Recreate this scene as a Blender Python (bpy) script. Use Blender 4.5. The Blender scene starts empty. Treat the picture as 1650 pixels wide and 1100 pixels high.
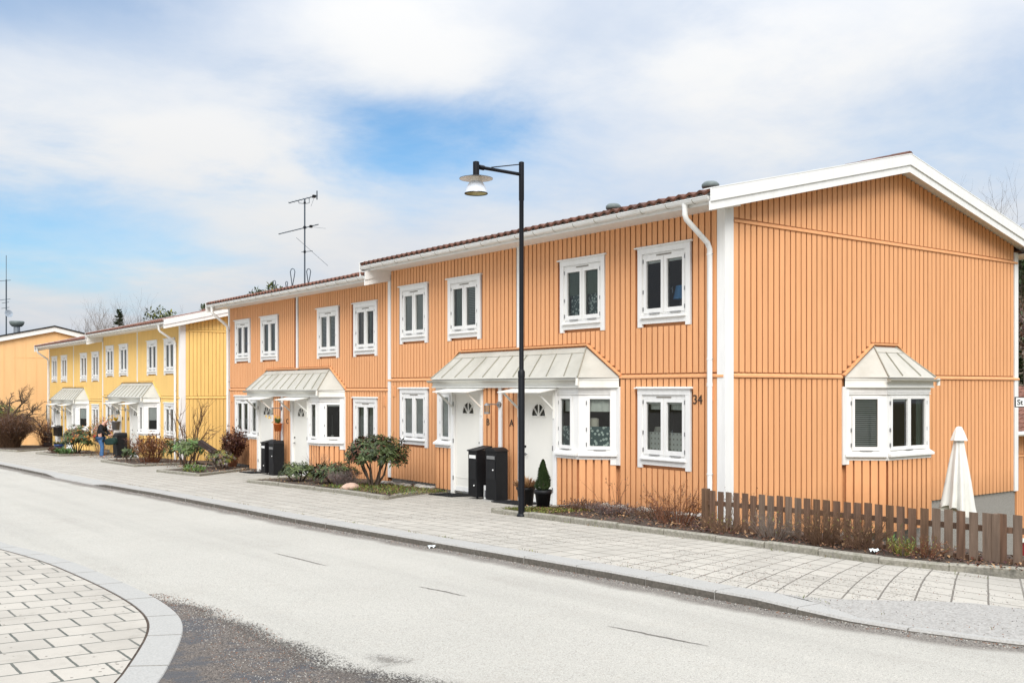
import bpy, math, random
from mathutils import Vector, Matrix
sc = bpy.context.scene
COL = sc.collection
R = random.Random(7)
rad = math.radians

# ------------------------------------------------------------------ basics
class MB:
    """collects faces of ONE mesh"""
    def __init__(s): s.V=[]; s.F=[]; s.M=[]; s.S=[]; s.mats=[]
    def mi(s,m):
        if m not in s.mats: s.mats.append(m)
        return s.mats.index(m)
    def face(s,pts,m,sm=False):
        n=len(s.V); s.V+= [tuple(p) for p in pts]; s.F.append(tuple(range(n,n+len(pts)))); s.M.append(s.mi(m)); s.S.append(sm)
    def raw(s,V,F,m,sm=False):
        n=len(s.V); s.V+=[tuple(p) for p in V]; k=s.mi(m)
        for f in F: s.F.append(tuple(i+n for i in f)); s.M.append(k); s.S.append(sm)
    def box8(s,p,m):
        s.raw(p,[(0,3,2,1),(4,5,6,7),(0,1,5,4),(1,2,6,5),(2,3,7,6),(3,0,4,7)],m)
    def box(s,x0,x1,y0,y1,z0,z1,m):
        s.box8([(x0,y0,z0),(x1,y0,z0),(x1,y1,z0),(x0,y1,z0),(x0,y0,z1),(x1,y0,z1),(x1,y1,z1),(x0,y1,z1)],m)
    def fbox(s,fr,u0,u1,v0,v1,d0,d1,m):
        P=fr.pt
        s.box8([P(u0,v0,d0),P(u1,v0,d0),P(u1,v0,d1),P(u0,v0,d1),P(u0,v1,d0),P(u1,v1,d0),P(u1,v1,d1),P(u0,v1,d1)],m)
    def fquad(s,fr,u0,u1,v0,v1,d,m):
        P=fr.pt; s.face([P(u0,v0,d),P(u1,v0,d),P(u1,v1,d),P(u0,v1,d)],m)
    def bar(s,a,b,w,h,m):
        a=Vector(a); b=Vector(b); t=(b-a).normalized()
        up=Vector((0,0,1)) if abs(t.z)<.95 else Vector((1,0,0))
        x=t.cross(up).normalized()*w/2; y=x.cross(t).normalized()*h/2
        s.box8([a-x-y,a+x-y,b+x-y,b-x-y,a-x+y,a+x+y,b+x+y,b-x+y],m)
    def tube(s,pts,rr,n,m,sm=True,cap=True):
        pts=[Vector(p) for p in pts]
        if not isinstance(rr,(list,tuple)): rr=[rr]*len(pts)
        V=[];F=[]; px=None
        for i,p in enumerate(pts):
            t=(pts[min(i+1,len(pts)-1)]-pts[max(i-1,0)])
            t=t.normalized() if t.length>1e-9 else Vector((0,0,1))
            if px is None:
                a=Vector((0,0,1)) if abs(t.z)<.9 else Vector((1,0,0)); px=t.cross(a).normalized()
            else:
                px=(px-t*px.dot(t)); px=px.normalized() if px.length>1e-6 else t.cross(Vector((0,1,.3))).normalized()
            py=t.cross(px)
            for k in range(n):
                a=2*math.pi*k/n; V.append(p+(px*math.cos(a)+py*math.sin(a))*rr[i])
        for i in range(len(pts)-1):
            for k in range(n):
                k2=(k+1)%n; F.append((i*n+k,i*n+k2,(i+1)*n+k2,(i+1)*n+k))
        s.raw(V,F,m,sm)
        if cap and n>3:
            s.face(V[:n][::-1],m); s.face(V[-n:],m)
    def lathe(s,c,prof,n,m,sm=True,fn=None):
        V=[];F=[]
        for i,(r,z) in enumerate(prof):
            for k in range(n):
                a=2*math.pi*k/n; q=r*(fn(a,i) if fn else 1)
                V.append((c[0]+q*math.cos(a),c[1]+q*math.sin(a),c[2]+z))
        for i in range(len(prof)-1):
            for k in range(n):
                k2=(k+1)%n; F.append((i*n+k,i*n+k2,(i+1)*n+k2,(i+1)*n+k))
        s.raw(V,F,m,sm)
    def prism(s,poly,z0,z1,m):
        n=len(poly); lo=[(x,y,z0) for x,y in poly]; hi=[(x,y,z1) for x,y in poly]
        s.face(lo[::-1],m); s.face(hi,m)
        for i in range(n):
            j=(i+1)%n; s.face([lo[i],lo[j],hi[j],hi[i]],m)

class Frame:
    def __init__(s,o,U,N): s.o=Vector(o); s.U=Vector(U).normalized(); s.N=Vector(N).normalized()
    def pt(s,u,v,d=0): return s.o+s.U*u+Vector((0,0,v))+s.N*d

def build(name,mb,parent=None,off=(0,0,0),uv=None):
    me=bpy.data.meshes.new(name)
    ox,oy,oz=off
    me.from_pydata([(x-ox,y-oy,z-oz) for x,y,z in mb.V],[],mb.F)
    for m in mb.mats: me.materials.append(m)
    me.polygons.foreach_set('material_index',mb.M); me.polygons.foreach_set('use_smooth',mb.S)
    if uv:
        l=me.uv_layers.new(name='UVMap')
        for lp in me.loops: l.data[lp.index].uv=uv[lp.vertex_index]
    me.update()
    o=bpy.data.objects.new(name,me); COL.objects.link(o)
    if parent: o.parent=parent
    return o
def thing(name,label,cat,loc=(0,0,0),rz=0,group=None):
    o=bpy.data.objects.new(name,None); COL.objects.link(o); o.empty_display_size=.2
    o.location=loc; o.rotation_euler=(0,0,rz); o['label']=label; o['category']=cat
    if group: o['group']=group
    return o
def tag(o,label,cat,group=None,loc=None):
    o['label']=label; o['category']=cat
    if group: o['group']=group
    if loc: o.location=loc
    return o
def struct(name,mb,uv=None):
    o=build(name,mb,uv=uv); o['kind']='structure'; return o
def stuff(o,label,cat):
    o['kind']='stuff'; o['label']=label; o['category']=cat; return o

# ------------------------------------------------------------------ materials
def new_mat(name):
    m=bpy.data.materials.new(name); m.use_nodes=True
    nt=m.node_tree; nt.nodes.clear()
    out=nt.nodes.new('ShaderNodeOutputMaterial'); b=nt.nodes.new('ShaderNodeBsdfPrincipled')
    nt.links.new(b.outputs[0],out.inputs[0]); return m,nt,b,out
def N(nt,t,**k):
    n=nt.nodes.new('ShaderNode'+t)
    for a,v in k.items():
        if a.startswith('i_'):
            key=a[2:]; key=int(key) if key.isdigit() else key.replace('_',' ')
            n.inputs[key].default_value=v
        else: setattr(n,a,v)
    return n
def mixc(nt,fac,a,b):
    n=nt.nodes.new('ShaderNodeMix'); n.data_type='RGBA'
    for idx,v in ((0,fac),(6,a),(7,b)):
        if hasattr(v,'is_output'): nt.links.new(v,n.inputs[idx])
        elif idx==0: n.inputs[0].default_value=v
        else: n.inputs[idx].default_value=(v[0],v[1],v[2],1)
    return n.outputs[2]
def math_(nt,op,a,b=None,clamp=False):
    n=nt.nodes.new('ShaderNodeMath'); n.operation=op; n.use_clamp=clamp
    for i,v in enumerate((a,b)):
        if v is None: continue
        if hasattr(v,'is_output'): nt.links.new(v,n.inputs[i])
        else: n.inputs[i].default_value=v
    return n.outputs[0]
def coords(nt,scale=(1,1,1),uv=False):
    t=N(nt,'TexCoord'); mp=N(nt,'Mapping'); mp.inputs['Scale'].default_value=scale
    nt.links.new(t.outputs['UV' if uv else 'Object'],mp.inputs[0]); return mp.outputs[0]
def noise(nt,vec,scale,detail=4,rough=.55):
    n=N(nt,'TexNoise'); n.inputs['Scale'].default_value=scale; n.inputs['Detail'].default_value=detail; n.inputs['Roughness'].default_value=rough
    nt.links.new(vec,n.inputs['Vector']); return n.outputs['Fac']
def ramp(nt,fac,lo,hi):
    n=N(nt,'MapRange'); n.inputs[1].default_value=lo; n.inputs[2].default_value=hi; nt.links.new(fac,n.inputs[0]); return n.outputs[0]
def bump(nt,b,h,dist,strength=1):
    n=N(nt,'Bump'); n.inputs['Distance'].default_value=dist; n.inputs['Strength'].default_value=strength
    nt.links.new(h,n.inputs['Height']); nt.links.new(n.outputs[0],b.inputs['Normal'])
def mul(c,k): return tuple(max(0,min(1,x*k)) for x in c)
def M(name,col,rough=.6,var=.12,scale=5,bd=0,bs=60,metal=0,spec=.35,stretch=(1,1,1),dirt=None,dirtamt=.5):
    m,nt,b,out=new_mat(name); v=coords(nt,stretch)
    f=ramp(nt,noise(nt,v,scale),.3,.7)
    c=mixc(nt,f,mul(col,1-var),mul(col,1+var))
    if dirt:
        f2=ramp(nt,noise(nt,v,scale*.37,6,.65),.52,.78)
        c=mixc(nt,math_(nt,'MULTIPLY',f2,dirtamt),c,dirt)
    nt.links.new(c,b.inputs['Base Color'])
    b.inputs['Roughness'].default_value=rough; b.inputs['Metallic'].default_value=metal; b.inputs['Specular IOR Level'].default_value=spec
    if bd: bump(nt,b,noise(nt,v,bs,3),bd)
    return m
def WALLM(name,col,dirt):
    m,nt,b,out=new_mat(name); v=coords(nt,(6,6,.5)); ob=coords(nt)
    c=mixc(nt,ramp(nt,noise(nt,v,1.6),.3,.7),mul(col,.93),mul(col,1.05))
    c=mixc(nt,math_(nt,'MULTIPLY',ramp(nt,noise(nt,coords(nt,(9,9,.25)),1.1,6,.65),.5,.75),.35),c,dirt)
    c=mixc(nt,math_(nt,'MULTIPLY',ramp(nt,noise(nt,ob,.35,4,.6),.45,.7),.16),c,mul(col,1.16))
    z=N(nt,'SeparateXYZ'); nt.links.new(ob,z.inputs[0])
    sp=ramp(nt,math_(nt,'ADD',z.outputs[2],math_(nt,'MULTIPLY',noise(nt,coords(nt,(5,5,1.2)),1.5,6,.7),-.75)),.22,-.32)
    c=mixc(nt,math_(nt,'MULTIPLY',sp,.5),c,(dirt[0]*.72,dirt[1]*.75,dirt[2]*.85))
    nt.links.new(c,b.inputs['Base Color']); b.inputs['Roughness'].default_value=.66; b.inputs['Specular IOR Level'].default_value=.3
    bump(nt,b,noise(nt,coords(nt,(8,8,.5)),30,3),.0008); return m
def srgb(r,g,b): return tuple(((c/255+.055)/1.055)**2.4 if c>10 else c/255/12.92 for c in (r,g,b))

ORANGE=WALLM('orange_wood_paint',(.75,.372,.172),(.60,.27,.105))
YELLOW=WALLM('yellow_wood_paint',(.84,.555,.19),(.72,.45,.135))
PEACH=M('peach_panel_paint',(.77,.47,.22),.65,.05,.8,.0006,60,stretch=(3,3,.4))
WHITE=M('white_wood_paint',(.77,.76,.735),.5,.04,3,.0005,70,stretch=(4,4,.6),dirt=(.62,.60,.55),dirtamt=.22)
DOORW=M('off_white_door_paint',(.76,.74,.68),.45,.02,2)
GUTW=M('white_gutter_metal',(.78,.78,.76),.38,.03,4,dirt=(.42,.38,.3),dirtamt=.3,spec=.5)
CANOPY=M('weathered_canopy_sheet',(.47,.455,.40),.5,.08,2.5,.0008,40,spec=.4,dirt=(.27,.26,.2),dirtamt=.42)
CANWHITE=M('white_sheet_metal',(.74,.73,.68),.45,.04,3,dirt=(.45,.42,.33),dirtamt=.35)
SEAM=M('canopy_seam_metal',(.30,.29,.24),.55,.1,6)
TILE=M('brown_clay_tile',(.115,.045,.026),.75,.35,4,.002,60,dirt=(.05,.035,.03),dirtamt=.7)
TILEL=M('red_clay_tile',(.16,.066,.042),.75,.3,4,.002,60,dirt=(.09,.05,.035),dirtamt=.6)
CONC=M('rough_concrete_plinth',(.30,.285,.255),.9,.18,7,.004,130,dirt=(.2,.19,.16),dirtamt=.5)
PLASTER=M('grey_pebbledash_plinth',(.27,.255,.23),.92,.3,60,.006,150)
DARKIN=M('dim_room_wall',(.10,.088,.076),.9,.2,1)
REDIN=M('dark_red_room_wall',(.09,.02,.014),.9,.2,1)
BLIND=M('grey_blind',(.74,.75,.74),.6,.04,2)
BLINDD=M('dark_grey_blind',(.38,.40,.385),.6,.06,2)
CURT=M('grey_green_curtain',(.13,.17,.14),.8,.2,9,stretch=(14,14,.3))
CURTB=M('brown_grey_curtain',(.17,.14,.115),.8,.25,9,stretch=(14,14,.3))
LACE=M('white_lace_cloth',(.68,.69,.64),.85,.1,12)
GREYM=M('grey_metal_fitting',(.28,.28,.28),.4,.1,9,metal=.6)
BLACK=M('black_powder_coat',(.007,.007,.008),.5,.2,4,spec=.25)
BLACKP=M('black_plastic',(.011,.011,.012),.55,.2,4,spec=.25)
NAVY=M('dark_navy_steel_paint',(.005,.006,.009),.5,.15,3,spec=.25,dirt=(.015,.015,.017),dirtamt=.4)
GALV=M('galvanised_steel',(.30,.33,.36),.42,.15,5,metal=.7)
ANT=M('weathered_aluminium',(.06,.08,.10),.5,.15,5,metal=.3)
VENT=M('grey_green_vent_cap',(.13,.155,.15),.5,.15,5)
GRAN=M('grey_granite',(.33,.315,.29),.85,.2,55,.003,90,dirt=(.2,.18,.15),dirtamt=.6)
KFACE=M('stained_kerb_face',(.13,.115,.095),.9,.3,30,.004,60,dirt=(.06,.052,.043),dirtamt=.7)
GRANL=M('pale_granite',(.335,.325,.30),.8,.16,70,.0015,110,dirt=(.38,.36,.33),dirtamt=.45)
MOSSY=M('mossy_granite_edging',(.27,.25,.205),.9,.25,25,.005,60,dirt=(.10,.105,.045),dirtamt=.8)
FENCEW=M('weathered_brown_wood',(.14,.08,.05),.8,.35,3,.002,60,stretch=(9,9,.7),dirt=(.14,.115,.095),dirtamt=.75)
FENCEG=M('greyed_brown_wood',(.16,.11,.078),.85,.3,3,.002,60,stretch=(9,9,.7))
FENCER=M('rusty_brown_wood',(.13,.074,.042),.75,.35,3,.002,60,stretch=(9,9,.7))
DARKW=M('dark_stained_wood',(.035,.022,.018),.8,.3,3,stretch=(1,8,8))
BARK=M('grey_brown_bark',(.10,.075,.055),.9,.3,9,.004,40)
TWIG=M('brown_twig',(.135,.075,.042),.85,.3,6)
TWIGG=M('grey_twig',(.17,.135,.11),.85,.3,6)
TWIGR=M('reddish_twig',(.16,.062,.03),.85,.3,6)
FARTW=M('far_bare_twig',(.17,.15,.14),.9,.25,2)
def leaf(name,c,v=.25): return M(name,c,.5,v,7,spec=.4)
LG1=leaf('rhododendron_leaf',(.045,.066,.018)); LG2=leaf('rhododendron_leaf_light',(.095,.125,.038)); LG3=leaf('rhododendron_leaf_dark',(.022,.034,.012)); LBR=leaf('bronze_leaf',(.11,.04,.022))
LY=leaf('yellow_green_leaf',(.20,.20,.03)); LO=leaf('orange_leaf',(.42,.17,.03)); LDR=leaf('dark_red_leaf',(.065,.022,.02)); LDRY=leaf('dry_tan_leaf',(.33,.19,.09)); LDB=leaf('dead_brown_leaf',(.15,.07,.035))
LGRY=leaf('grey_heather',(.16,.125,.115)); LGR=leaf('fresh_green_leaf',(.08,.16,.035)); LCON=leaf('conifer_green',(.032,.056,.018)); LCON2=leaf('conifer_green_light',(.05,.075,.025)); LPINE=leaf('far_pine_green',(.06,.08,.035)); LYEL=leaf('yellow_flower',(.75,.45,.02)); LRED=leaf('red_flower',(.5,.05,.04))
SOIL=M('dark_garden_soil',(.06,.042,.03),.95,.45,9,.02,25,dirt=(.13,.10,.07),dirtamt=.6)
STONEP=M('pale_field_stone',(.42,.39,.34),.85,.15,9,.004,30)
STONER=M('pinkish_boulder',(.48,.33,.25),.85,.15,9,.004,30)
TERRA=M('orange_plastic_pot',(.50,.13,.03),.5,.1,4)
BLUEP=M('blue_glazed_pot',(.015,.05,.19),.3,.15,4,spec=.6)
GREYP=M('grey_plastic_pot',(.17,.17,.18),.6,.1,5)
PARA=M('off_white_parasol_canvas',(.70,.69,.64),.9,.05,5,.001,90)
PINK=M('skin',(.55,.30,.22),.6,.08,9); JACK=M('black_jacket_cloth',(.010,.010,.012),.85,.2,9); JEAN=M('blue_denim',(.055,.13,.27),.85,.25,16); SHOE=M('grey_shoe',(.25,.25,.27),.7,.1,9); BAGG=M('dark_green_bag_cloth',(.006,.028,.022),.7,.15,9)
LAMPW=M('white_enamel',(.70,.66,.60),.35,.04,4); OPAL=M('opal_lamp_shade',(.62,.66,.72),.25,.03,4,spec=.6); GOLDM=M('yellowed_reflector',(.42,.36,.18),.35,.2,8,metal=.4)
SIGNW=M('white_sign_enamel',(.75,.75,.73),.35,.02,4); SIGNK=M('black_sign_paint',(.012,.012,.012),.5,.1,4); LETK=M('dark_letter_metal',(.045,.03,.022),.5,.1,4)
RUBB=M('black_rubber_mat',(.014,.014,.015),.9,.3,40,.004,120); BLUES=M('blue_lamp_shade_cloth',(.10,.30,.60),.8,.04,9); CREAM=M('cream_lamp_shade_cloth',(.66,.62,.52),.8,.04,9)
REDP=M('dark_red_wood_paint',(.22,.012,.016),.6,.15,3); MOSS=M('moss',(.10,.12,.025),.95,.4,30,.01,60); LITTER=M('crumpled_white_paper',(.7,.74,.74),.7,.06,9)

def glass_mat():
    m=bpy.data.materials.new('window_glass'); m.use_nodes=True; nt=m.node_tree; nt.nodes.clear()
    out=N(nt,'OutputMaterial'); mx=N(nt,'MixShader'); tr=N(nt,'BsdfTransparent'); gl=N(nt,'BsdfGlossy'); fr=N(nt,'Fresnel',i_IOR=1.5)
    tr.inputs[0].default_value=(.86,.90,.88,1); gl.inputs['Roughness'].default_value=.015
    f=math_(nt,'MULTIPLY',fr.outputs[0],1.05,True)
    nt.links.new(f,mx.inputs[0]); nt.links.new(tr.outputs[0],mx.inputs[1]); nt.links.new(gl.outputs[0],mx.inputs[2]); nt.links.new(mx.outputs[0],out.inputs[0]); return m
GLASS=glass_mat()
def film_mat():      # leaf-patterned privacy cloth on the lower kitchen panes
    m,nt,b,out=new_mat('leaf_pattern_cloth'); v=coords(nt)
    vo=N(nt,'TexVoronoi'); vo.inputs['Scale'].default_value=15; vo.inputs['Randomness'].default_value=.9; nt.links.new(v,vo.inputs['Vector'])
    f=ramp(nt,math_(nt,'ADD',vo.outputs['Distance'],math_(nt,'MULTIPLY',noise(nt,v,26),.35)),.60,.52)
    nt.links.new(mixc(nt,f,(.07,.115,.115),(.52,.60,.56)),b.inputs['Base Color']); b.inputs['Roughness'].default_value=.7; return m
FILM=film_mat()
def check_mat():
    m,nt,b,out=new_mat('eyelet_cafe_curtain'); v=coords(nt)
    sx=N(nt,'SeparateXYZ'); nt.links.new(v,sx.inputs[0])
    def w(o): return math_(nt,'ABSOLUTE',math_(nt,'SUBTRACT',math_(nt,'FRACT',math_(nt,'MULTIPLY',o,1/.095)),.5))
    a=math_(nt,'MAXIMUM',w(sx.outputs[1]),w(sx.outputs[2]))
    f=ramp(nt,a,.20,.14)
    nt.links.new(mixc(nt,f,(.70,.70,.64),(.36,.34,.28)),b.inputs['Base Color']); b.inputs['Roughness'].default_value=.85; return m
CHECK=check_mat()

def slab_mat(name,col,mortar,offset,grit):
    m,nt,b,out=new_mat(name)
    t=N(nt,'TexCoord'); uv=t.outputs['UV']; ob=t.outputs['Object']
    br=N(nt,'TexBrick',offset=offset); br.inputs['Scale'].default_value=1; br.inputs['Brick Width'].default_value=.355; br.inputs['Row Height'].default_value=.355
    br.inputs['Mortar Size'].default_value=.0105; br.inputs['Mortar Smooth'].default_value=.3; br.inputs['Bias'].default_value=0
    br.inputs['Color1'].default_value=(*mul(col,.91),1); br.inputs['Color2'].default_value=(*mul(col,1.05),1); br.inputs['Mortar'].default_value=(*mortar,1)
    wob=N(nt,'TexNoise'); wob.inputs['Scale'].default_value=9; nt.links.new(ob,wob.inputs['Vector'])
    va=N(nt,'VectorMath',operation='MULTIPLY_ADD'); va.inputs[1].default_value=(.012,.012,0)
    nt.links.new(wob.outputs['Color'],va.inputs[0]); nt.links.new(uv,va.inputs[2]); nt.links.new(va.outputs[0],br.inputs['Vector'])
    n1=noise(nt,ob,1.3,5); n2=noise(nt,ob,140,2); n3=noise(nt,ob,14,4)
    c=mixc(nt,math_(nt,'MULTIPLY',ramp(nt,n1,.42,.7),.42),br.outputs['Color'],mul(col,.64))
    c=mixc(nt,math_(nt,'MULTIPLY',ramp(nt,noise(nt,ob,3.1,7,.72),.56,.70),.35),c,(.20,.175,.14))
    c=mixc(nt,math_(nt,'MULTIPLY',ramp(nt,n2,.35,.65),.22),c,mul(col,.55))
    c=mixc(nt,math_(nt,'MULTIPLY',ramp(nt,n3,.5,.75),.2),c,mul(col,.7))
    if grit:
        vo=N(nt,'TexVoronoi'); vo.inputs['Scale'].default_value=26; nt.links.new(ob,vo.inputs['Vector'])
        dens=ramp(nt,noise(nt,ob,.55,4,.7),.44,.72)
        pick=math_(nt,'LESS_THAN',N_sep(nt,vo.outputs['Color']),math_(nt,'MULTIPLY',dens,grit))
        dot=math_(nt,'MULTIPLY',math_(nt,'LESS_THAN',vo.outputs['Distance'],.34),pick)
        c=mixc(nt,math_(nt,'MULTIPLY',dot,.75),c,(.10,.085,.07))
    nt.links.new(c,b.inputs['Base Color']); b.inputs['Roughness'].default_value=.85; b.inputs['Specular IOR Level'].default_value=.25
    h=math_(nt,'ADD',math_(nt,'MULTIPLY',br.outputs['Fac'],-1),math_(nt,'MULTIPLY',n2,.12)); bump(nt,b,h,.006); return m
def N_sep(nt,c):
    s=N(nt,'SeparateColor'); nt.links.new(c,s.inputs[0]); return s.outputs[0]
SLABC=(.43,.40,.345)
SLAB_RUN=slab_mat('paving_slabs_running_bond',SLABC,(.10,.09,.072),.5,.6)
SLAB_GRID=slab_mat('paving_slabs_stack_bond',SLABC,(.13,.115,.095),0,1.0)
SLAB_NEAR=slab_mat('near_paving_slabs',(.425,.39,.335),(.07,.08,.068),.5,.12)

def road_mat():
    m,nt,b,out=new_mat('worn_pale_asphalt'); t=N(nt,'TexCoord'); ob=t.outputs['Object']
    base=(.39,.37,.325)
    n1=noise(nt,ob,.35,5,.6); n2=noise(nt,ob,58,4,.8); n3=noise(nt,ob,130,2); n4=noise(nt,ob,4,6,.7)
    c=mixc(nt,ramp(nt,n1,.3,.7),mul(base,.93),mul(base,1.07))
    c=mixc(nt,math_(nt,'MULTIPLY',ramp(nt,n2,.47,.66),.62),c,mul(base,.42))
    c=mixc(nt,math_(nt,'MULTIPLY',ramp(nt,n3,.5,.68),.6),c,mul(base,1.75))
    c=mixc(nt,math_(nt,'MULTIPLY',ramp(nt,n4,.55,.8),.22),c,(.36,.31,.25))
    trk=noise(nt,coords(nt,(1.1,.05,1)),1.6,5,.6); c=mixc(nt,math_(nt,'MULTIPLY',ramp(nt,trk,.48,.68),.24),c,mul(base,.66))
    pat=noise(nt,ob,.9,7,.7); c=mixc(nt,math_(nt,'MULTIPLY',ramp(nt,pat,.54,.72),.22),c,(.27,.24,.20))
    sp=N(nt,'TexVoronoi'); sp.inputs['Scale'].default_value=38; nt.links.new(ob,sp.inputs['Vector'])
    spk=math_(nt,'MULTIPLY',math_(nt,'LESS_THAN',sp.outputs['Distance'],.22),math_(nt,'LESS_THAN',N_sep(nt,sp.outputs['Color']),.22)); c=mixc(nt,math_(nt,'MULTIPLY',spk,.55),c,(.12,.105,.09))
    uv=N(nt,'SeparateXYZ'); nt.links.new(t.outputs['UV'],uv.inputs[0])
    v=math_(nt,'ADD',uv.outputs[1],math_(nt,'MULTIPLY',math_(nt,'SUBTRACT',noise(nt,ob,1.1,6,.65),.5),.42))
    g=ramp(nt,v,.40,.22)
    gc=mixc(nt,ramp(nt,noise(nt,ob,70,3,.8),.4,.62),(.055,.047,.04),(.27,.24,.205))
    c=mixc(nt,math_(nt,'MULTIPLY',g,.9),c,gc)
    nt.links.new(c,b.inputs['Base Color']); b.inputs['Roughness'].default_value=.85; b.inputs['Specular IOR Level'].default_value=.25
    bump(nt,b,math_(nt,'ADD',n2,math_(nt,'MULTIPLY',n3,.6)),.006); return m
ROAD=road_mat()
def decal_mat(name,lo,hi,sc_,wet,pos,soft,ns=1.4,amp=.9):
    m,nt,b,out=new_mat(name); t=N(nt,'TexCoord'); ob=t.outputs['Object']
    vo=N(nt,'TexVoronoi'); vo.inputs['Scale'].default_value=sc_; nt.links.new(ob,vo.inputs['Vector'])
    c=mixc(nt,N_sep(nt,vo.outputs['Color']),lo,hi); u=N(nt,'SeparateXYZ'); nt.links.new(t.outputs['UV'],u.inputs[0]); v=u.outputs[1]
    if wet:
        f=math_(nt,'MULTIPLY',ramp(nt,math_(nt,'ADD',noise(nt,ob,3.2,7,.72),math_(nt,'MULTIPLY',v,-.16)),.43,.52),.9); c=mixc(nt,f,c,wet); nt.links.new(math_(nt,'SUBTRACT',.95,math_(nt,'MULTIPLY',f,.55)),b.inputs['Roughness'])
    nt.links.new(c,b.inputs['Base Color']); bump(nt,b,math_(nt,'SUBTRACT',1,vo.outputs['Distance']),.008)
    q=math_(nt,'ADD',v,math_(nt,'MULTIPLY',math_(nt,'SUBTRACT',noise(nt,ob,ns,8,.72),.5),amp)); q=math_(nt,'ADD',q,math_(nt,'MULTIPLY',math_(nt,'SUBTRACT',N_sep(nt,vo.outputs['Color']),.5),.30))
    nt.links.new(ramp(nt,q,pos,pos-soft),b.inputs['Alpha']); return m
def gravel_mat(name,lo,hi,sc_,wet=None):
    m,nt,b,out=new_mat(name); t=N(nt,'TexCoord'); ob=t.outputs['Object']
    vo=N(nt,'TexVoronoi'); vo.inputs['Scale'].default_value=sc_; nt.links.new(ob,vo.inputs['Vector'])
    c=mixc(nt,N_sep(nt,vo.outputs['Color']),lo,hi); h=math_(nt,'SUBTRACT',1,vo.outputs['Distance'])
    rough=None
    if wet:
        f=ramp(nt,noise(nt,ob,2.2,7,.72),.47,.55); c=mixc(nt,f,c,wet); rough=math_(nt,'SUBTRACT',.95,math_(nt,'MULTIPLY',f,.62)); h=math_(nt,'MULTIPLY',h,math_(nt,'SUBTRACT',1,math_(nt,'MULTIPLY',f,.8)))
    nt.links.new(c,b.inputs['Base Color'])
    if rough is not None: nt.links.new(rough,b.inputs['Roughness'])
    else: b.inputs['Roughness'].default_value=.95
    bump(nt,b,h,.012); return m
GRIT=gravel_mat('dark_wet_grit',(.05,.042,.036),(.30,.26,.22),120,(.085,.088,.095))
GRAVEL=gravel_mat('loose_gravel',(.07,.06,.05),(.36,.32,.28),150)
APRON=M('gritty_old_asphalt',(.31,.295,.27),.9,.25,45,.004,100,dirt=(.15,.135,.115),dirtamt=.7)
CRACK=M('bitumen_seam',(.16,.145,.125),.8,.3,20)
GRASS=M('winter_grass_ground',(.13,.115,.055),.95,.35,3,.03,18,dirt=(.10,.07,.045),dirtamt=.7)
HILLM=M('brown_hill_undergrowth',(.13,.095,.065),.95,.4,.35,.3,1.5,dirt=(.06,.06,.035),dirtamt=.7)

# ------------------------------------------------------------------ lie of the land
def plane(x,y):
    y=max(-40,min(110,y)); x=max(-40,min(12,x)); return .134-.03*x-.0225*y
def sst(a,b,x):
    t=max(0,min(1,(x-a)/(b-a))); return t*t*(3-2*t)
KERB=[(-30,9),(-20,4),(-14,-.6),(-11,-3.0),(-9.2,-4.55),(-7.78,-5.38),(-6.86,-5.63),(-6,-5.76),(-5,-5.79),(-3.5,-5.78),(0,-5.93),(4.2,-6.13),(11,-6.22),(15.5,-6.42),(20,-6.5),(30,-6.5),(60,-6.7),(110,-7)]
def kerbx(y):
    for (a,xa),(b,xb) in zip(KERB,KERB[1:]):
        if y<=b: return xa+(xb-xa)*(max(y,a)-a)/(b-a)
    return KERB[-1][1]
def kerb_drop(y):   # how far the stone is let down towards the road
    return .07*(sst(14.6,16,y)-sst(19.5,21,y))+.06*(1-sst(-6.6,-5.4,y))
RD=.085
def yard(x,y):
    return -1.35*sst(-1.2,5.5,x)*(1-sst(1.5,9,y))
def terrain_z(x,y):
    z=plane(x,y)-3.6*sst(10.3,15,x)*(1-sst(22,40,y))
    if x<-1.75 or (x<-.2 and y>.2): z-=.3
    else: z+=yard(x,y)-.03
    return z
mb=MB()
xs=[-400,-200,-100,-60,-30]+[-20+.6*i for i in range(84)]+[31,34,38,45,60,90,140,220,400]
ys=[-300,-150,-80,-40,-25]+[-16+.6*i for i in range(130)]+[64,70,80,95,115,150,220,350,600]
V=[(x,y,terrain_z(x,y)) for y in ys for x in xs]; nx=len(xs)
mb.raw(V,[(j*nx+i,j*nx+i+1,(j+1)*nx+i+1,(j+1)*nx+i) for j in range(len(ys)-1) for i in range(nx-1)],GRASS,True)
struct('ground',mb)
# road
mb=MB(); vs=[-.05,.1,.2,.3,.45,.7,1.2,2,3.5,6,12,30,60]; ys=[-30+.5*i for i in range(120)]+[30+2*i for i in range(41)]; uv=[];V=[]
for y in ys:
    for v in vs:
        x=kerbx(y)-v; V.append((x,y,plane(x,y)-RD)); uv.append((y,v))
n=len(vs); mb.raw(V,[(j*n+i,j*n+i+1,(j+1)*n+i+1,(j+1)*n+i) for j in range(len(ys)-1) for i in range(n-1)],ROAD,True)
struct('road',mb,uv)
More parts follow.
